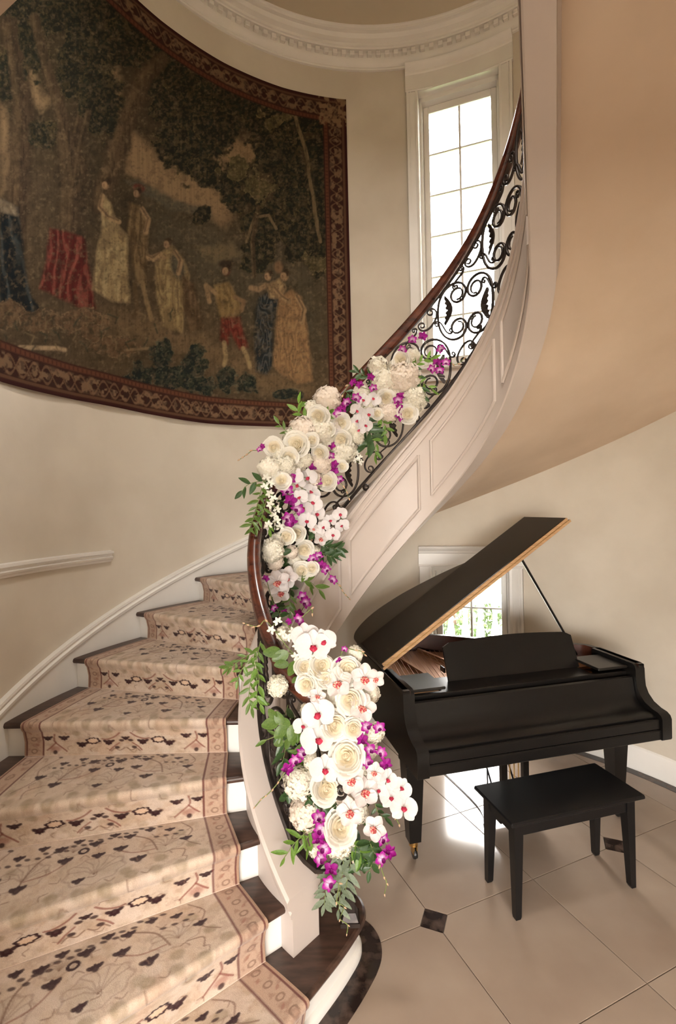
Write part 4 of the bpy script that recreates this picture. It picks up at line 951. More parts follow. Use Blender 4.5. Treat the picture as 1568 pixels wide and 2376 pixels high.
# ------------------------------------------------------------------ flowers
ROSEO = mat_leaf('rose_petal', (.88, .84, .75), (.90, .87, .80), .55, .28); ROSEI = mat_leaf('rose_heart', (.82, .72, .54), (.86, .79, .63), .55, .22)
HYD = mat_leaf('hydrangea_cream', (.80, .74, .60), (.87, .83, .72), .6, .2); HYDP = mat_leaf('hydrangea_blush', (.78, .66, .55), (.84, .75, .65), .6, .2)
PETW = mat_leaf('orchid_white', (.70, .66, .65), (.75, .71, .70), .45, .2); PETC = mat_leaf('orchid_blush', (.68, .60, .575), (.73, .66, .63), .45, .2)
LIPR = mat('orchid_lip', (.30, .006, .04), .5, col2=(.52, .04, .08), scale=40); LIPC = mat('cymbidium_lip', (.36, .012, .03), .5, col2=(.80, .50, .36), scale=9, lo=.46, hi=.60)
PURP = mat_attr('dendrobium_purple', .5, .12, 90, trans=.2); WDEN = mat_leaf('dendrobium_white', (.84, .82, .70), (.88, .87, .80), .5, .2)
BUDM = mat('orchid_bud', (.50, .46, .20), .5, col2=(.45, .16, .18), scale=30); STEM = mat('green_stem', (.16, .20, .06), .6)
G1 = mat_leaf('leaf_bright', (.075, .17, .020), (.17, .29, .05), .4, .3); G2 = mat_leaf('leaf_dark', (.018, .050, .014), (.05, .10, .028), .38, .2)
G3 = mat_leaf('leaf_eucalyptus', (.12, .16, .10), (.21, .25, .17), .6, .2); G4 = mat_leaf('leaf_olive', (.06, .12, .02), (.13, .21, .04), .42, .3)
def patch(f, na, nb):                             # grid mesh of f(a,b), a in -1..1, b in 0..1
    V = [f(-1+2*i/(na-1), j/(nb-1)) for j in range(nb) for i in range(na)]
    F = [(j*na+i, j*na+i+1, (j+1)*na+i+1, (j+1)*na+i) for j in range(nb-1) for i in range(na-1)]; return V, F
def rose_petal(rc, zt, dth, curl, r0=.10, z0=-.62, wav=.02, ph=0.0, inward=0.0, nb=8):
    def f(a, b):
        th = a*dth*min(1, .45+1.3*b); e = 1-.42*abs(a)**5
        r = r0+(rc-r0)*sin(min(1, b*1.12)*pi/2)**.75; z = z0+(zt-z0)*b**1.15*e; k = max(0, b-.70)/.30
        r += curl*k*k*e-inward*k; z -= curl*.55*k*k; r += wav*sin(4.3*a+ph)*b
        return (r*cos(th), r*sin(th), z)
    return patch(f, 7, nb)
def dat(name, VF, m, sm=True): return mdata(name, VF[0], VF[1], m, sm)
RP = [dat('petal', rose_petal(.88, .10, rad(58), .15, .2, -.42, ph=1, wav=.04), ROSEO), dat('petal', rose_petal(.78, .18, rad(54), .14, .2, -.40, ph=2.5, wav=.05), ROSEO)]
RM = [dat('petal', rose_petal(.68, .27, rad(60), .10, .2, -.28, ph=0), ROSEO), dat('petal', rose_petal(.60, .32, rad(62), .09, .2, -.25, ph=2), ROSEO)]
def rose_heart():
    mb = MB()
    for i in range(13):
        f = i/12; V, F = rose_petal(.05+.48*f, .44-.07*f+.02*sin(i*2.1), rad(80-16*f), .02+.06*f, .04, -.12, .015, i*1.3, .05*(1-f), 6); a = i*2.39996; c, s = cos(a), sin(a)
        mb.add([(x*c-y*s, x*s+y*c, z) for x, y, z in V], F)
    mb.lathe([(.34, -.15), (.20, .12), (.08, .22), (.01, .24)], k=10)
    return mb.V, mb.F
RH = dat('rose_heart', rose_heart(), ROSEI)
def floretball(seed, n, fs, ruff):
    r = np.random.default_rng(seed); mb = MB()
    for i in range(n):
        z = 1-1.45*(i+.5)/n; an = i*2.39996; q = math.sqrt(max(0, 1-z*z)); d = Vector((q*cos(an), q*sin(an), z)); c = d*(.84+.14*r.random()); c.z = c.z*.8
        d = (d+Vector(r.normal(0, .2, 3))).normalized(); u = d.orthogonal().normalized(); v = d.cross(u); ro = r.random()*6.3
        for k in range(4):
            th = ro+k*pi/2; e = u*cos(th)+v*sin(th); g_ = d.cross(e); s = fs*r.uniform(.85, 1.15); w = s*.46
            pts = [c+d*.02, c+e*s*.45+g_*w+d*(.04+ruff*r.uniform(-.5, 1)), c+e*s*.95+g_*w*.55+d*(.0+ruff*r.uniform(-1, 1)), c+e*s*.95-g_*w*.55+d*ruff*r.uniform(-1, 1), c+e*s*.45-g_*w+d*(.04+ruff*r.uniform(-.5, 1))]
            mb.add(pts, [(0, 1, 2, 3), (0, 3, 4)])
    return mb
HB = [floretball(s, 95, .23, .03) for s in (1, 2, 3)]; CBM = [floretball(s, 150, .24, .10) for s in (4, 5)]
HD = [h.data('florets', m_, True) for h in HB for m_ in (HYD, HYDP)]+[c_.data('florets', HYD, True) for c_ in CBM]
CORE = MB().lathe([(.05, -.62), (.45, -.55), (.75, -.25), (.82, .1), (.70, .42), (.42, .62), (.05, .70)], k=12).data('flower_head', HYDP, True)
def opet(Lp, W, tip=1.0, cup=.12, base=.12, na=5, nb=7, bend=0.0):
    def f(a, b):
        w = W*(sin(pi*min(1, (b*.86+.07)))**tip)*(base+(1-base)*min(1, b*2.6)); return (a*w, Lp*b*(1-.06*a*a*b), cup*(a*a*.6+.9*b*b*1.0)-.10*b+bend*b*b)
    return patch(f, na, nb)
def rotz(VF, ang, dz=0.0):
    c, s = cos(ang), sin(ang); return [(x*c-y*s, x*s+y*c, z+dz) for x, y, z in VF[0]], VF[1]
PHP = [dat('petal', opet(.98, .60, .55, .10, .10), PETW), dat('petal', opet(.92, .36, .7, .08, .2), PETW)]
CYP = [dat('petal', opet(1.0, .43, .62, .26, .25), PETC), dat('petal', opet(.98, .46, .6, .26, .25), PETW)]
def lipmesh(s, m, w=.26, l=.42, up=.22):
    mb = MB(); V, F = patch(lambda a, b: (a*w*(.12+.95*sin(pi*min(1, (b*.80+.12)))**1.6)*(1-.35*(b > .8)), .08-l*b, .08+up*sin(pi*b*.75)+.16*a*a*(1-.4*b)), 5, 6); mb.add(V, F)
    for sg in (-1, 1):
        V, F = patch(lambda a, b: (sg*(.03+.13*b), .03+.07*a*sin(pi*b*.8+.3), .05+.20*b), 3, 4); mb.add(V, F)
    mb.lathe([(.01, .30), (.05, .26), (.06, .12), (.05, .02)], (0, .03, 0), 7)
    return mb.data('lip', m, True)
LPH = lipmesh(1, LIPR, .20, .34); LCY = lipmesh(1, LIPC, .30, .52, .26)
def joinflower(specs):
    mb = MB()
    for VF, an, dz in specs: mb.add(*rotz(VF, an, dz))
    return mb
def attrmesh(mb, name, m, f):
    me = mb.data(name, m, True); a = me.color_attributes.new('Col', 'FLOAT_COLOR', 'POINT')
    for i, v in enumerate(me.vertices): a.data[i].color = tuple(f(v.co))+(1,)
    return me
_pw, _pn = opet(.95, .40, .75, .16, .2, 5, 6), opet(.95, .27, .85, .16, .25, 5, 6)
A90 = rad(90)
dmb = joinflower([(_pn, 0, 0), (_pn, rad(125), 0), (_pn, rad(-125), 0), (_pw, rad(65), .03), (_pw, rad(-65), .03)])
pc1, pc2, pc3 = np.array((.78, .55, .72)), np.array((.36, .006, .26)), np.array((.22, .004, .15))
DEN = [attrmesh(dmb, 'flower', PURP, lambda v: pc1+(pc2-pc1)*min(1, max(0, (math.hypot(v.x, v.y)-.18)/.42))), attrmesh(dmb, 'flower', PURP, lambda v: pc2+(pc3-pc2)*min(1, math.hypot(v.x, v.y)))]
DENL = attrmesh(joinflower([(opet(.55, .30, .6, .22, .3, 5, 5, .2), pi, .06)]), 'lip', PURP, lambda v: np.array((.16, .002, .11)))
WD = joinflower([(_pn, 0, 0), (_pn, rad(125), 0), (_pn, rad(-125), 0), (_pn, rad(65), .03), (_pn, rad(-65), .03)]).data('flower', WDEN, True)
PHF = joinflower([(opet(.92, .36, .7, .08, .2), 0, 0), (opet(.92, .36, .7, .08, .2), rad(128), 0), (opet(.92, .36, .7, .08, .2), rad(-128), 0), (opet(.98, .60, .55, .10, .1), rad(75), .05), (opet(.98, .60, .55, .10, .1), rad(-75), .05)]).data('flower', PETW, True)
BUD = MB().lathe([(.02, 0), (.16, .12), (.24, .35), (.18, .65), (.03, .95)], k=8).data('bud', BUDM, True)
def leafdata(name, w, m, fold=.12, bend=.15, tip=.8):
    return dat(name, patch(lambda a, b: (a*w*(sin(pi*min(1, b*.93+.035))**tip)*(1.15-.4*b), b, fold*abs(a)*w*2-bend*b*b+.015*sin(9*b+3*a)), 5, 8), m)
LEAF = {'ruscus': leafdata('leaf', .17, G4), 'bright': leafdata('leaf', .20, G1), 'dark': leafdata('leaf', .22, G2), 'round': leafdata('leaf', .36, G4, .06, .08, .6), 'ivy': leafdata('leaf', .34, G2, .10, .1, .6), 'euc': leafdata('leaf', .16, G3, .05, .1), 'willow': leafdata('leaf', .13, G1)}
# depth of the garland at a photo pixel: the visible face of the railing, then a little in front
_cand = [(w2px(rp(f, o_))) for f in np.arange(-14, 128, 3) for o_ in np.arange(.25, .93, .08)]
def gdepth(x, y):
    if y > 1430:
        ys = (1430, 1500, 1600, 1750, 2000, 2300); ds = (2.14, 2.04, 1.98, 1.95, 1.98, 2.04); d = float(np.interp(y, ys, ds)); return d-.03*cos((x-790)/160)+.02
    b = min(_cand, key=lambda c: (c[0]-x)**2+(c[1]-y)**2+((c[2]-2.0)*20)**2); return b[2]-.085-(.05 if y > 1150 else .0)
def frame(n, up, roll=0.0):
    z = Vector(n).normalized(); x = Vector(up).cross(z); x = x.normalized() if x.length > 1e-3 else Vector((1, 0, 0)); y = z.cross(x)
    return Matrix((x, y, z)).transposed().to_4x4() @ Matrix.Rotation(roll, 4, 'Z')
def facing(P, tilt=.35):
    v = (Vector((0, 0, CH))-P).normalized(); return (v+Vector((random.uniform(-1, 1), random.uniform(-.3, .3), random.uniform(-.7, .9)))*tilt).normalized()
FLO = []                                           # (root, description, category, x, y)
def root_at(name, x, y, dd=0.0, tilt=.35, size=1.0, roll=None, up=Vector((0, 0, 1)), n=None):
    d = gdepth(x, y)+dd; P = px2w(x, y, d); o = link(name, None); o.empty_display_size = .02
    o.matrix_world = Matrix.Translation(P) @ frame(n or facing(P, tilt), up, random.uniform(-.5, .5) if roll is None else roll) @ Matrix.Scale(size*d/CF, 4); return o
def kid(name, me, root, M_=None):
    o = link(name, me, root)
    if M_ is not None: o.matrix_basis = M_
    return o
RZm = lambda a, t=0: Matrix.Rotation(a, 4, 'Z') @ Matrix.Rotation(t, 4, 'Y')
def rose(x, y, s, desc='creamy white rose', dd=-.025):
    o = root_at('rose', x, y, dd, .38, s*.60); a0 = random.uniform(0, 6)
    for k in range(5): kid('petal', RP[k % 2], o, RZm(a0+k*2*pi/5+random.uniform(-.1, .1), random.uniform(-.08, .10)))
    for k in range(5): kid('petal', RM[k % 2], o, RZm(a0+.6+k*2*pi/5+random.uniform(-.1, .1), random.uniform(-.05, .08)))
    kid('rose_heart', RH, o, RZm(a0)); FLO.append((o, desc, 'rose', x, y))
def hyd(x, y, s, v=0, desc='ivory hydrangea head', dd=0.02):
    o = root_at('hydrangea', x, y, dd, .3, s*.60); kid('flower_head', CORE, o); f_ = kid('florets', HD[v % len(HD)], o, RZm(random.uniform(0, 6))); f_['kind'] = 'stuff'; FLO.append((o, desc, 'hydrangea', x, y))
def orchid(x, y, s, kind='phal', desc=None, dd=-.015, roll=None):
    o = root_at('orchid', x, y, dd, .32, s*.56, roll)
    if kind == 'phal':
        for a, p in ((0, 1), (128, 1), (-128, 1), (75, 0), (-75, 0)): kid('petal', PHP[p], o, RZm(rad(a)) @ Matrix.Translation((0, 0, .05 if p == 0 else 0)))
        kid('lip', LPH, o)
    else:
        for k, a in enumerate((0, 72, 140, -140, -72)): kid('petal', CYP[k % 2 if kind == 'cym' else 1], o, RZm(rad(a)) @ Matrix.Translation((0, 0, .03*(k % 2))))
        kid('lip', LCY, o)
    FLO.append((o, desc or ('white moth orchid with red lip' if kind == 'phal' else 'blush orchid with spotted lip'), 'orchid', x, y))
def spray(name, desc, pts, s, me, lip, buds=(), bs=14, dd=-.03, cat='orchid'):
    x0, y0 = pts[0][:2]; d0 = gdepth(x0, y0)+dd; P0 = px2w(x0, y0, d0+.03); t = empty(name, P0)
    W = [px2w(p[0], p[1], gdepth(p[0], p[1])+dd+random.uniform(-.012, .012)) for p in pts]; Bw = [px2w(p[0], p[1], gdepth(*((pts[-1][:2] if p[1] < 1425 else p[:2])))+dd) for p in buds]
    path = catmull([P0]+[w+Vector((0, .022, -.004)) for w in W]+[b for b in Bw], 3); o = MB().tube([p-P0 for p in path], .0022, 5).build('stem', STEM, t, True)
    for i, (w, p) in enumerate(zip(W, pts)):
        sz = (p[2] if len(p) > 2 else s)*.56*(w.y)/CF; m_ = Matrix.Translation(w-P0) @ frame(facing(w, .5), Vector((0, 0, 1)), random.uniform(-.9, .9)) @ Matrix.Scale(sz, 4)
        f_ = kid('flower', me[i % len(me)], t, m_)
        if lip: kid('lip', lip, f_)
    for i, b in enumerate(Bw):
        dirn = (b-(Bw[i-1] if i else W[-1])); dirn = dirn.normalized() if dirn.length > 1e-4 else Vector((0, 0, -1))
        kid('bud', BUD, t, Matrix.Translation(b-P0) @ frame(dirn+Vector((random.uniform(-.3, .3), -.2, 0)), Vector((1, .1, 0))) @ Matrix.Scale(bs*(1-.06*i)*b.y/CF, 4))
    cx, cy = pts[len(pts)//2][:2]; FLO.append((t, desc, cat, cx, cy))
def leaves(kind, desc, path, n, s, dd=.01, cat='foliage', single=False):
    """a leafy twig along a pixel path; s = leaf length in pixels"""
    W = [px2w(x, y, gdepth(min(max(x, 575), 1060), y)+dd) for x, y in path]; P0 = W[0]; t = empty('leaf_spray', P0)
    Q = catmull(W, 6) if len(W) > 1 else [W[0], W[0]+Vector((0, 0, -.02))]
    MB().tube([q-P0 for q in Q], .0018, 5).build('stem', STEM, t, True)
    vdir = (Vector((0, 0, CH))-P0).normalized()
    for i in range(n):
        u = (i+.6)/n*(len(Q)-1); k = min(int(u), len(Q)-2); p = Q[k].lerp(Q[k+1], u-k); tg = (Q[k+1]-Q[k]).normalized(); sd = tg.cross(vdir).normalized()*(1 if i % 2 else -1)
        if i == n-1: sd = sd*.15
        dirn = (tg*random.uniform(.5, .9)+sd*random.uniform(.5, .95)+vdir*random.uniform(-.25, .45)).normalized()
        nv = (vdir+Vector((random.uniform(-.6, .6), random.uniform(-.6, .6), random.uniform(-.2, .8)))).normalized(); x_ = dirn.cross(nv).normalized(); z_ = x_.cross(dirn)
        R3 = Matrix((x_, dirn, z_)).transposed().to_4x4(); kid('leaf', LEAF[kind], t, Matrix.Translation(p-P0) @ R3 @ Matrix.Scale(s*random.uniform(.75, 1.15)*p.y/CF, 4))
    m_ = path[len(path)//2]; FLO.append((t, desc, cat, m_[0], m_[1]))
a_ = lambda a, b: (520+.37*a, 760+.37*b)            # two drawing frames over the photograph
b_ = lambda a, b: (520+.3366*a, 1400+.3366*b)
# --- roses
for a, b, s in ((310, 750, 115), (450, 735, 155), (405, 815, 115), (550, 705, 85), (590, 555, 125), (735, 700, 115), (1015, 440, 105), (1150, 540, 115), (1110, 205, 110), (500, 1395, 115), (485, 1525, 105), (548, 1512, 85), (650, 965, 110), (360, 960, 105), (730, 595, 110), (600, 785, 100), (460, 1290, 95), (390, 1310, 100), (740, 870, 70), (650, 640, 90), (960, 540, 70)): rose(*a_(a, b), s*.37)
for a, b, s in ((550, 440, 125), (672, 432, 160), (845, 465, 185), (565, 560, 135), (870, 665, 180), (755, 840, 185), (890, 862, 140), (845, 1060, 220), (700, 1272, 200), (800, 1545, 210), (700, 520, 120), (620, 480, 90)): rose(*b_(a, b), s*.3366)
# --- hydrangeas and ruffled carnations
for i, (a, b, s) in enumerate(((645, 455, 150), (490, 645, 150), (600, 655, 150), (965, 250, 115), (1000, 345, 150), (1125, 320, 190), (1190, 455, 140), (1035, 525, 120), (290, 890, 140), (385, 875, 110), (505, 830, 85), (300, 1400, 125), (420, 1410, 75), (600, 855, 125), (750, 775, 130), (1180, 185, 90), (545, 500, 75), (320, 1470, 90), (560, 960, 100), (830, 690, 80), (690, 470, 60), (1070, 420, 90), (560, 600, 80))): hyd(*a_(a, b), s*.37, i*5+(1 if i % 3 == 0 else 0))
for i, (a, b, s) in enumerate(((515, 1235, 180), (560, 1440, 195), (1035, 890, 115), (830, 1340, 130), (900, 350, 100), (370, 570, 120), (735, 660, 120), (925, 1765, 80), (640, 1700, 90), (700, 1480, 110), (940, 1130, 100), (830, 760, 100), (410, 210, 90), (780, 1620, 190))): hyd(*b_(a, b), s*.3366, i*3, dd=.03)
for a, b, s in ((600, 740, 130), (720, 620, 130), (800, 960, 140), (620, 1080, 130), (760, 1120, 120), (620, 1180, 120), (900, 1010, 120), (760, 1400, 120), (1010, 620, 110), (1000, 1010, 110), (930, 1440, 120), (720, 730, 110), (640, 560, 120)): hyd(*b_(a, b), s*.3366, int(a), dd=.06)
for a, b, s in ((430, 700, 110), (350, 800, 110), (460, 860, 100), (680, 560, 110), (800, 640, 100), (700, 830, 100), (860, 420, 100), (900, 500, 100), (1080, 260, 100), (1080, 500, 100), (400, 1000, 90), (330, 1340, 90), (440, 1470, 90), (560, 1420, 90), (640, 720, 110), (1130, 440, 90)): hyd(*a_(a, b), s*.37, int(a), dd=.04)
# --- single orchids
for a, b, s in ((335, 1600, 150), (395, 1565, 130), (345, 1665, 125)): orchid(*a_(a, b), s*.37, 'cym', dd=-.03)
for a, b, s in ((985, 285, 75), (1020, 375, 65), (690, 630, 80), (605, 1320, 90), (560, 1260, 60)): orchid(*a_(a, b), s*.37, 'cym')
for a, b, s in ((790, 545, 190), (965, 515, 180), (950, 720, 180), (640, 640, 110), (880, 1205, 180), (960, 1300, 190), (868, 1430, 175), (1040, 1550, 150), (1040, 1165, 120), (1045, 520, 120)): orchid(*b_(a, b), s*.3366, 'cym', dd=-.035)
for a, b, s in ((612, 300, 230), (560, 230, 190), (690, 260, 170), (650, 762, 220), (640, 940, 225), (690, 1150, 200), (540, 850, 130)): orchid(*b_(a, b), s*.3366, 'phal', dd=-.05)
# --- moth orchid sprays
spray('orchid_spray', 'arching spray of white moth orchids with red lips', [a_(*p) for p in ((870, 455), (940, 450), (830, 520), (900, 545), (835, 585), (885, 612), (848, 645))], 33, [PHF], LPH)
spray('orchid_spray', 'long trailing spray of white moth orchids with red lips', [a_(*p) for p in ((440, 930), (530, 940), (460, 985), (545, 1035), (470, 1070), (560, 1100), (500, 1130), (575, 1170), (520, 1215))], 42, [PHF], LPH)
spray('orchid_spray', 'spray of blush white orchids beside the stringer', [a_(*p) for p in ((620, 1255), (660, 1215), (725, 1170), (742, 1245), (680, 1300))], 34, [PHF], LPH, dd=-.06)
spray('orchid_spray', 'white moth orchid spray reaching right towards the piano leg', [b_(*p)+(s,) for p, s in (((1060, 1290), 40), ((1120, 1215), 50), ((1220, 1275), 48), ((1150, 1345), 50), ((1235, 1415), 62))], 50, [PHF], LPH, [b_(*p) for p in ((1185, 1470), (1205, 1520))], 9, dd=-.03)
# --- purple dendrobium sprays
def dend(desc, fr, pts, s, buds=(), v=0): spray('dendrobium_spray', desc, [fr(*p) for p in pts], s, [DEN[v], DEN[v], DEN[1-v]] if v == 0 else [DEN[1], DEN[0], DEN[1]], DENL, [fr(*p) for p in buds], 10)
dend('magenta orchid spray at the top end of the garland', a_, ((1120, 140), (1180, 75), (1245, 55)), 22)
dend('magenta orchid spray lying over the iron scrolls', a_, ((1300, 260), (1350, 270), (1335, 220), (1390, 220), (1360, 135)), 22, ((1430, 225), (1462, 228), (1500, 200)))
dend('magenta orchid spray beside the upper roses', a_, ((920, 310), (935, 380), (850, 360), (810, 345)), 20, ((780, 360), (745, 420), (715, 470)), 1)
dend('magenta orchid spray left of the moth orchids', a_, ((830, 440), (765, 470), (735, 515), (712, 540)), 24)
dend('magenta orchid spray hanging among the hydrangeas', a_, ((1110, 430), (1090, 455), (1095, 505), (1100, 560)), 24, (), 1)
dend('deep magenta orchid spray with long drooping buds', a_, ((670, 740), (665, 805), (690, 860), (690, 900), (722, 955)), 22, ((745, 990), (765, 1025), (780, 1065)), 1)
dend('bright magenta orchid spray beside white moth orchids', a_, ((410, 945), (395, 1025), (415, 1085), (460, 1140), (400, 1200), (420, 1220)), 32)
dend('pair of magenta orchids in the bend of the rail', a_, ((560, 870), (575, 968)), 30, (), 1)
dend('magenta orchid spray over the panelled stringer', a_, ((555, 1450), (590, 1435), (610, 1490), (640, 1520), (683, 1580)), 24, ((715, 1610), (735, 1640), (755, 1670), (780, 1695)))
dend('magenta orchid spray below the cream roses', a_, ((490, 1690), (510, 1725), (470, 1800), (470, 1830)), 28, ((545, 1765), (552, 1790)))
dend('small magenta orchids against the handrail', a_, ((260, 1575), (315, 1760), (375, 1780), (405, 1845)), 18, (), 1)
dend('magenta orchid bud spray left of the white roses', a_, ((240, 745), (222, 765)), 14, ((180, 770), (150, 790), (125, 808), (100, 825)), 1)
dend('magenta orchid spray on the piano side of the bouquet', b_, ((1070, 860), (980, 850), (950, 940), (1005, 1010), (1080, 1030), (1115, 1110), (985, 1095)), 30)
dend('magenta orchid spray trailing over the white curb', b_, ((535, 1035), (490, 1085), (435, 1145)), 30, ((378, 1225), (340, 1275), (295, 1320), (262, 1345), (215, 1400)))
dend('violet orchid spray hanging straight down the front', b_, ((650, 1480), (665, 1560), (650, 1620), (690, 1690), (660, 1760), (735, 1830), (722, 1930)), 34, ((790, 1930), (775, 2055), (825, 2090), (800, 2175), (850, 2215), (845, 2275)))
dend('violet orchid spray hanging beside the piano leg', b_, ((1060, 1580), (1095, 1625), (1140, 1715), (1085, 1760)), 32, ((1075, 1800), (1100, 1880), (1120, 1925), (1105, 2000)))
dend('magenta orchid at the top of the bouquet', b_, ((790, 395), (830, 315)), 16, ((900, 322), (945, 330), (965, 350)), 1)
# --- white dendrobium
def wden(desc, fr, pts, s, buds=()): spray('dendrobium_spray', desc, [fr(*p) for p in pts], s, [WD], None, [fr(*p) for p in buds], 11)
wden('drooping spray of small white orchids by the handrail', a_, ((265, 940), (290, 975), (255, 1000), (285, 1040), (310, 1075), (290, 1110), (330, 1140), (310, 1180), (350, 1250), (280, 1235), (330, 1210)), 21)
wden('small white orchid spray above the iron scroll', a_, ((800, 770), (830, 790), (850, 815), (825, 830), (860, 845)), 15)
wden('star shaped white orchid spray above the bouquet', b_, ((440, 235), (400, 210), (325, 185), (370, 125), (475, 190), (500, 290), (560, 340), (530, 310), (590, 370), (490, 370)), 22, ((300, 130), (250, 150), (212, 160), (175, 150), (145, 140)))
# --- foliage
leaves('bright', 'fresh green leaf twig above the white roses', [a_(540, 590), a_(490, 550), a_(460, 520), a_(470, 470)], 7, 30); leaves('dark', 'dark leaf twig beneath the mahogany rail', [a_(950, 330), a_(880, 300), a_(830, 280)], 7, 24)
leaves('ruscus', 'green leaf twig sticking out left of roses', [a_(450, 700), a_(390, 650), a_(340, 600)], 6, 22); leaves('dark', 'twig of dark leaves standing off the rail', [a_(290, 960), a_(220, 965), a_(150, 985), a_(110, 1030)], 6, 30)
leaves('ruscus', 'hanging ruscus branch beside the handrail', [a_(250, 960), a_(215, 1080), a_(190, 1180), a_(155, 1270)], 16, 26); leaves('ruscus', 'second ruscus branch close to the handrail', [a_(280, 1010), a_(255, 1120), a_(230, 1200), a_(180, 1260)], 12, 26)
leaves('bright', 'pointed green leaves under small white orchids', [a_(330, 1150), a_(280, 1220), a_(285, 1270)], 4, 26)
leaves('dark', 'broad dark leaf branch below the moth orchids', [a_(840, 580), a_(900, 650), a_(930, 700), a_(880, 740)], 9, 40); leaves('bright', 'light green leaf branch over the iron scrolls', [a_(960, 540), a_(1000, 600), a_(1020, 660), a_(950, 740), a_(950, 800)], 12, 24)
leaves('dark', 'single broad leaf beside the drooping orchids', [a_(700, 790), a_(730, 800), a_(780, 820)], 2, 36); leaves('dark', 'dark leaf cluster against the stringer', [a_(600, 1360), a_(660, 1380), a_(720, 1390)], 12, 28); leaves('dark', 'second dark leaf cluster against the stringer', [a_(590, 1400), a_(650, 1430), a_(690, 1440)], 8, 26)
leaves('dark', 'dark leaves between the cream roses', [a_(470, 1350), a_(540, 1330), a_(560, 1300)], 6, 28); leaves('ivy', 'broad leaves left of the cream rose', [a_(400, 1440), a_(350, 1450), a_(330, 1470), a_(370, 1340)], 7, 28)
leaves('ruscus', 'long green leaves below the cream roses', [a_(480, 1600), a_(530, 1590), a_(600, 1650)], 6, 34); leaves('ruscus', 'green leaves hanging below the blush orchids', [a_(420, 1680), a_(410, 1730), a_(415, 1790)], 6, 28); leaves('dark', 'dark leaves at the foot of the lower garland', [a_(300, 1690), a_(330, 1760), a_(360, 1830)], 8, 26)
leaves('bright', 'bright leaf twig near the window end', [a_(1180, 260), a_(1230, 215), a_(1290, 190), a_(1310, 200)], 8, 22); leaves('bright', 'pale green leaf twig on the iron railing', [a_(1190, 330), a_(1240, 345), a_(1310, 390)], 6, 20); leaves('dark', 'dark leaves beside the top hydrangeas', [a_(1190, 240), a_(1220, 320), a_(1250, 420), a_(1250, 450)], 9, 22); leaves('bright', 'small bright leaves beside white rose', [a_(620, 560), a_(650, 545), a_(690, 560)], 5, 22)
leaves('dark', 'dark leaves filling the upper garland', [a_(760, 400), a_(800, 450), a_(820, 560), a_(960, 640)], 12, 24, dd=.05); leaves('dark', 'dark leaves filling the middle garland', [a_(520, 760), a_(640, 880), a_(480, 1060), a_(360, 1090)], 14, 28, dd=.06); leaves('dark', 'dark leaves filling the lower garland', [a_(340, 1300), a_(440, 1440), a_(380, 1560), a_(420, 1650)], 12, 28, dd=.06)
leaves('ruscus', 'leafy ruscus branch hanging over the top stair edge', [b_(230, 330), b_(140, 370), b_(60, 430), b_(30, 440)], 12, 24, dd=.02); leaves('ruscus', 'ruscus branch falling outside the iron railing', [b_(250, 260), b_(220, 400), b_(190, 500), b_(170, 640), b_(190, 720)], 18, 28, dd=.02); leaves('bright', 'bright ruscus twig falling over the curb', [b_(210, 400), b_(240, 520), b_(225, 640), b_(250, 700)], 10, 30)
leaves('bright', 'short ruscus twig beside the stair runner', [b_(200, 360), b_(120, 460), b_(90, 540)], 7, 24)
leaves('round', 'pair of broad olive leaves over the handrail', [b_(470, 350), b_(420, 335), b_(380, 340)], 2, 46, dd=-.02); leaves('round', 'round leaf in front of the handrail', [b_(510, 390), b_(470, 410), b_(430, 420)], 2, 34, dd=-.02); leaves('round', 'small round leaf beside the cream rose', [b_(520, 490), b_(490, 520)], 1, 22)
leaves('round', 'cluster of round green leaves on the ironwork', [b_(500, 830), b_(440, 850), b_(390, 830), b_(350, 790)], 6, 38, dd=-.01); leaves('ruscus', 'long pointed leaf laid across the iron scroll', [b_(420, 890), b_(370, 910), b_(270, 950)], 3, 34); leaves('round', 'pale round leaves beneath the green cluster', [b_(500, 900), b_(460, 920), b_(400, 960)], 4, 28)
leaves('ivy', 'ivy leaves beside the carnations', [b_(470, 1260), b_(450, 1310), b_(430, 1330)], 4, 24); leaves('ivy', 'ivy leaves under the lowest open rose', [b_(560, 1310), b_(600, 1370), b_(640, 1400), b_(760, 1400)], 7, 28); leaves('dark', 'dark glossy leaves behind the right orchids', [b_(1040, 1380), b_(1060, 1440), b_(1110, 1480)], 6, 24)
leaves('willow', 'bright willow leaf twig at the left foot of the bouquet', [b_(590, 1540), b_(540, 1600), b_(480, 1660), b_(410, 1760)], 9, 38); leaves('willow', 'second bright willow leaf twig at the left foot', [b_(600, 1580), b_(560, 1640), b_(570, 1700)], 6, 34)
leaves('euc', 'grey green eucalyptus hanging in front of the newel', [b_(750, 1660), b_(730, 1850), b_(700, 1980), b_(690, 2080)], 16, 38); leaves('euc', 'eucalyptus strand hanging to the curtail step', [b_(800, 1660), b_(820, 1800), b_(800, 1960), b_(790, 2120)], 16, 36); leaves('euc', 'broad eucalyptus strand right of the newel', [b_(840, 1660), b_(870, 1780), b_(850, 1900), b_(830, 2000)], 12, 38)
leaves('dark', 'dark leaf branch under the right of the bouquet', [b_(900, 1660), b_(950, 1720), b_(960, 1800)], 9, 38); leaves('dark', 'dark leaf branch near the violet orchids', [b_(1000, 1640), b_(1030, 1730), b_(1000, 1850)], 9, 34); leaves('bright', 'fresh leaves under the lowest carnation', [b_(890, 1640), b_(920, 1700), b_(960, 1760)], 5, 34)
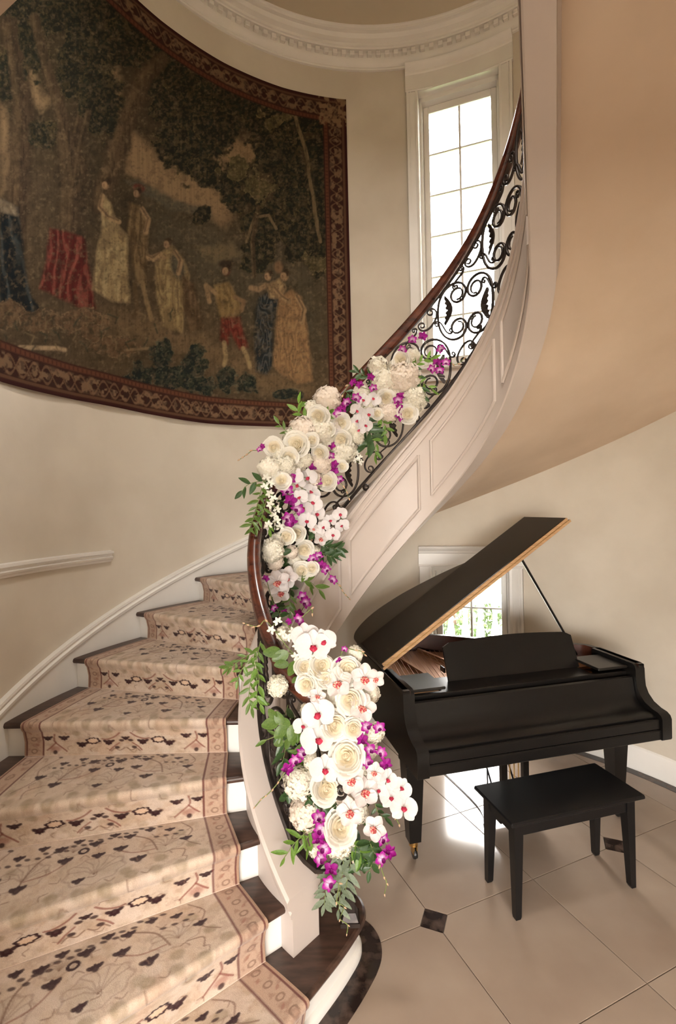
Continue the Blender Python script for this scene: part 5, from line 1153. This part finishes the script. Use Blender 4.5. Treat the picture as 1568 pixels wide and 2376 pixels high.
leaves('dark', 'dark leaves filling the top of the bouquet', [b_(520, 420), b_(700, 600), b_(800, 760), b_(680, 900)], 12, 34, dd=.09); leaves('dark', 'dark leaves filling the heart of the bouquet', [b_(600, 1000), b_(780, 960), b_(940, 1120), b_(760, 1200)], 14, 36, dd=.09); leaves('dark', 'dark leaves filling the foot of the bouquet', [b_(600, 1400), b_(760, 1450), b_(960, 1420), b_(880, 1600)], 14, 36, dd=.09); leaves('bright', 'green leaves filling the rail side of the bouquet', [b_(480, 780), b_(560, 960), b_(500, 1050), b_(520, 1160)], 10, 32, dd=.08)
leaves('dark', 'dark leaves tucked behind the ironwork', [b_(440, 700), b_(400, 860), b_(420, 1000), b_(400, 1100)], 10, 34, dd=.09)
# florist foam bundle that carries the bouquet on the newel, wrapped in leaves
# --- labels: each bloom told apart by its place in the garland
ZN = ((0, 965, 'upper rail garland'), (965, 1240, 'middle rail garland'), (1240, 1440, 'lower rail garland'), (1440, 1760, 'upper half of the newel bouquet'), (1760, 3000, 'lower half of the newel bouquet'))
ORD = ['first', 'second', 'third', 'fourth', 'fifth', 'sixth', 'seventh', 'eighth', 'ninth', 'tenth', 'eleventh', 'twelfth', 'thirteenth', 'fourteenth', 'fifteenth', 'sixteenth', 'seventeenth', 'eighteenth', 'nineteenth', 'twentieth', 'twenty-first', 'twenty-second', 'twenty-third', 'twenty-fourth', 'twenty-fifth']
grp = {'rose': 'cream roses in the garland', 'hydrangea': 'hydrangeas in the garland', 'orchid': 'orchids in the garland', 'foliage': 'leaf sprays in the garland'}
from collections import defaultdict
bk = defaultdict(list)
for (o, desc, cat, x, y) in FLO:
    z = next(k for k, (lo_, hi_, _) in enumerate(ZN) if lo_ <= y < hi_); bk[(desc, z)].append((y, o, cat))
single = defaultdict(int)
for (d, z), v in bk.items(): single[d] += len(v)
for (d, z), v in bk.items():
    v.sort(key=lambda q: q[0])
    for i, (y, o, cat) in enumerate(v):
        lab = d if single[d] == 1 else ('%s in the %s' % (d, ZN[z][2]) if len(v) == 1 else '%s, %s from top, %s' % (d, ORD[i], ZN[z][2]))
        tag(o, lab, cat, grp[cat])
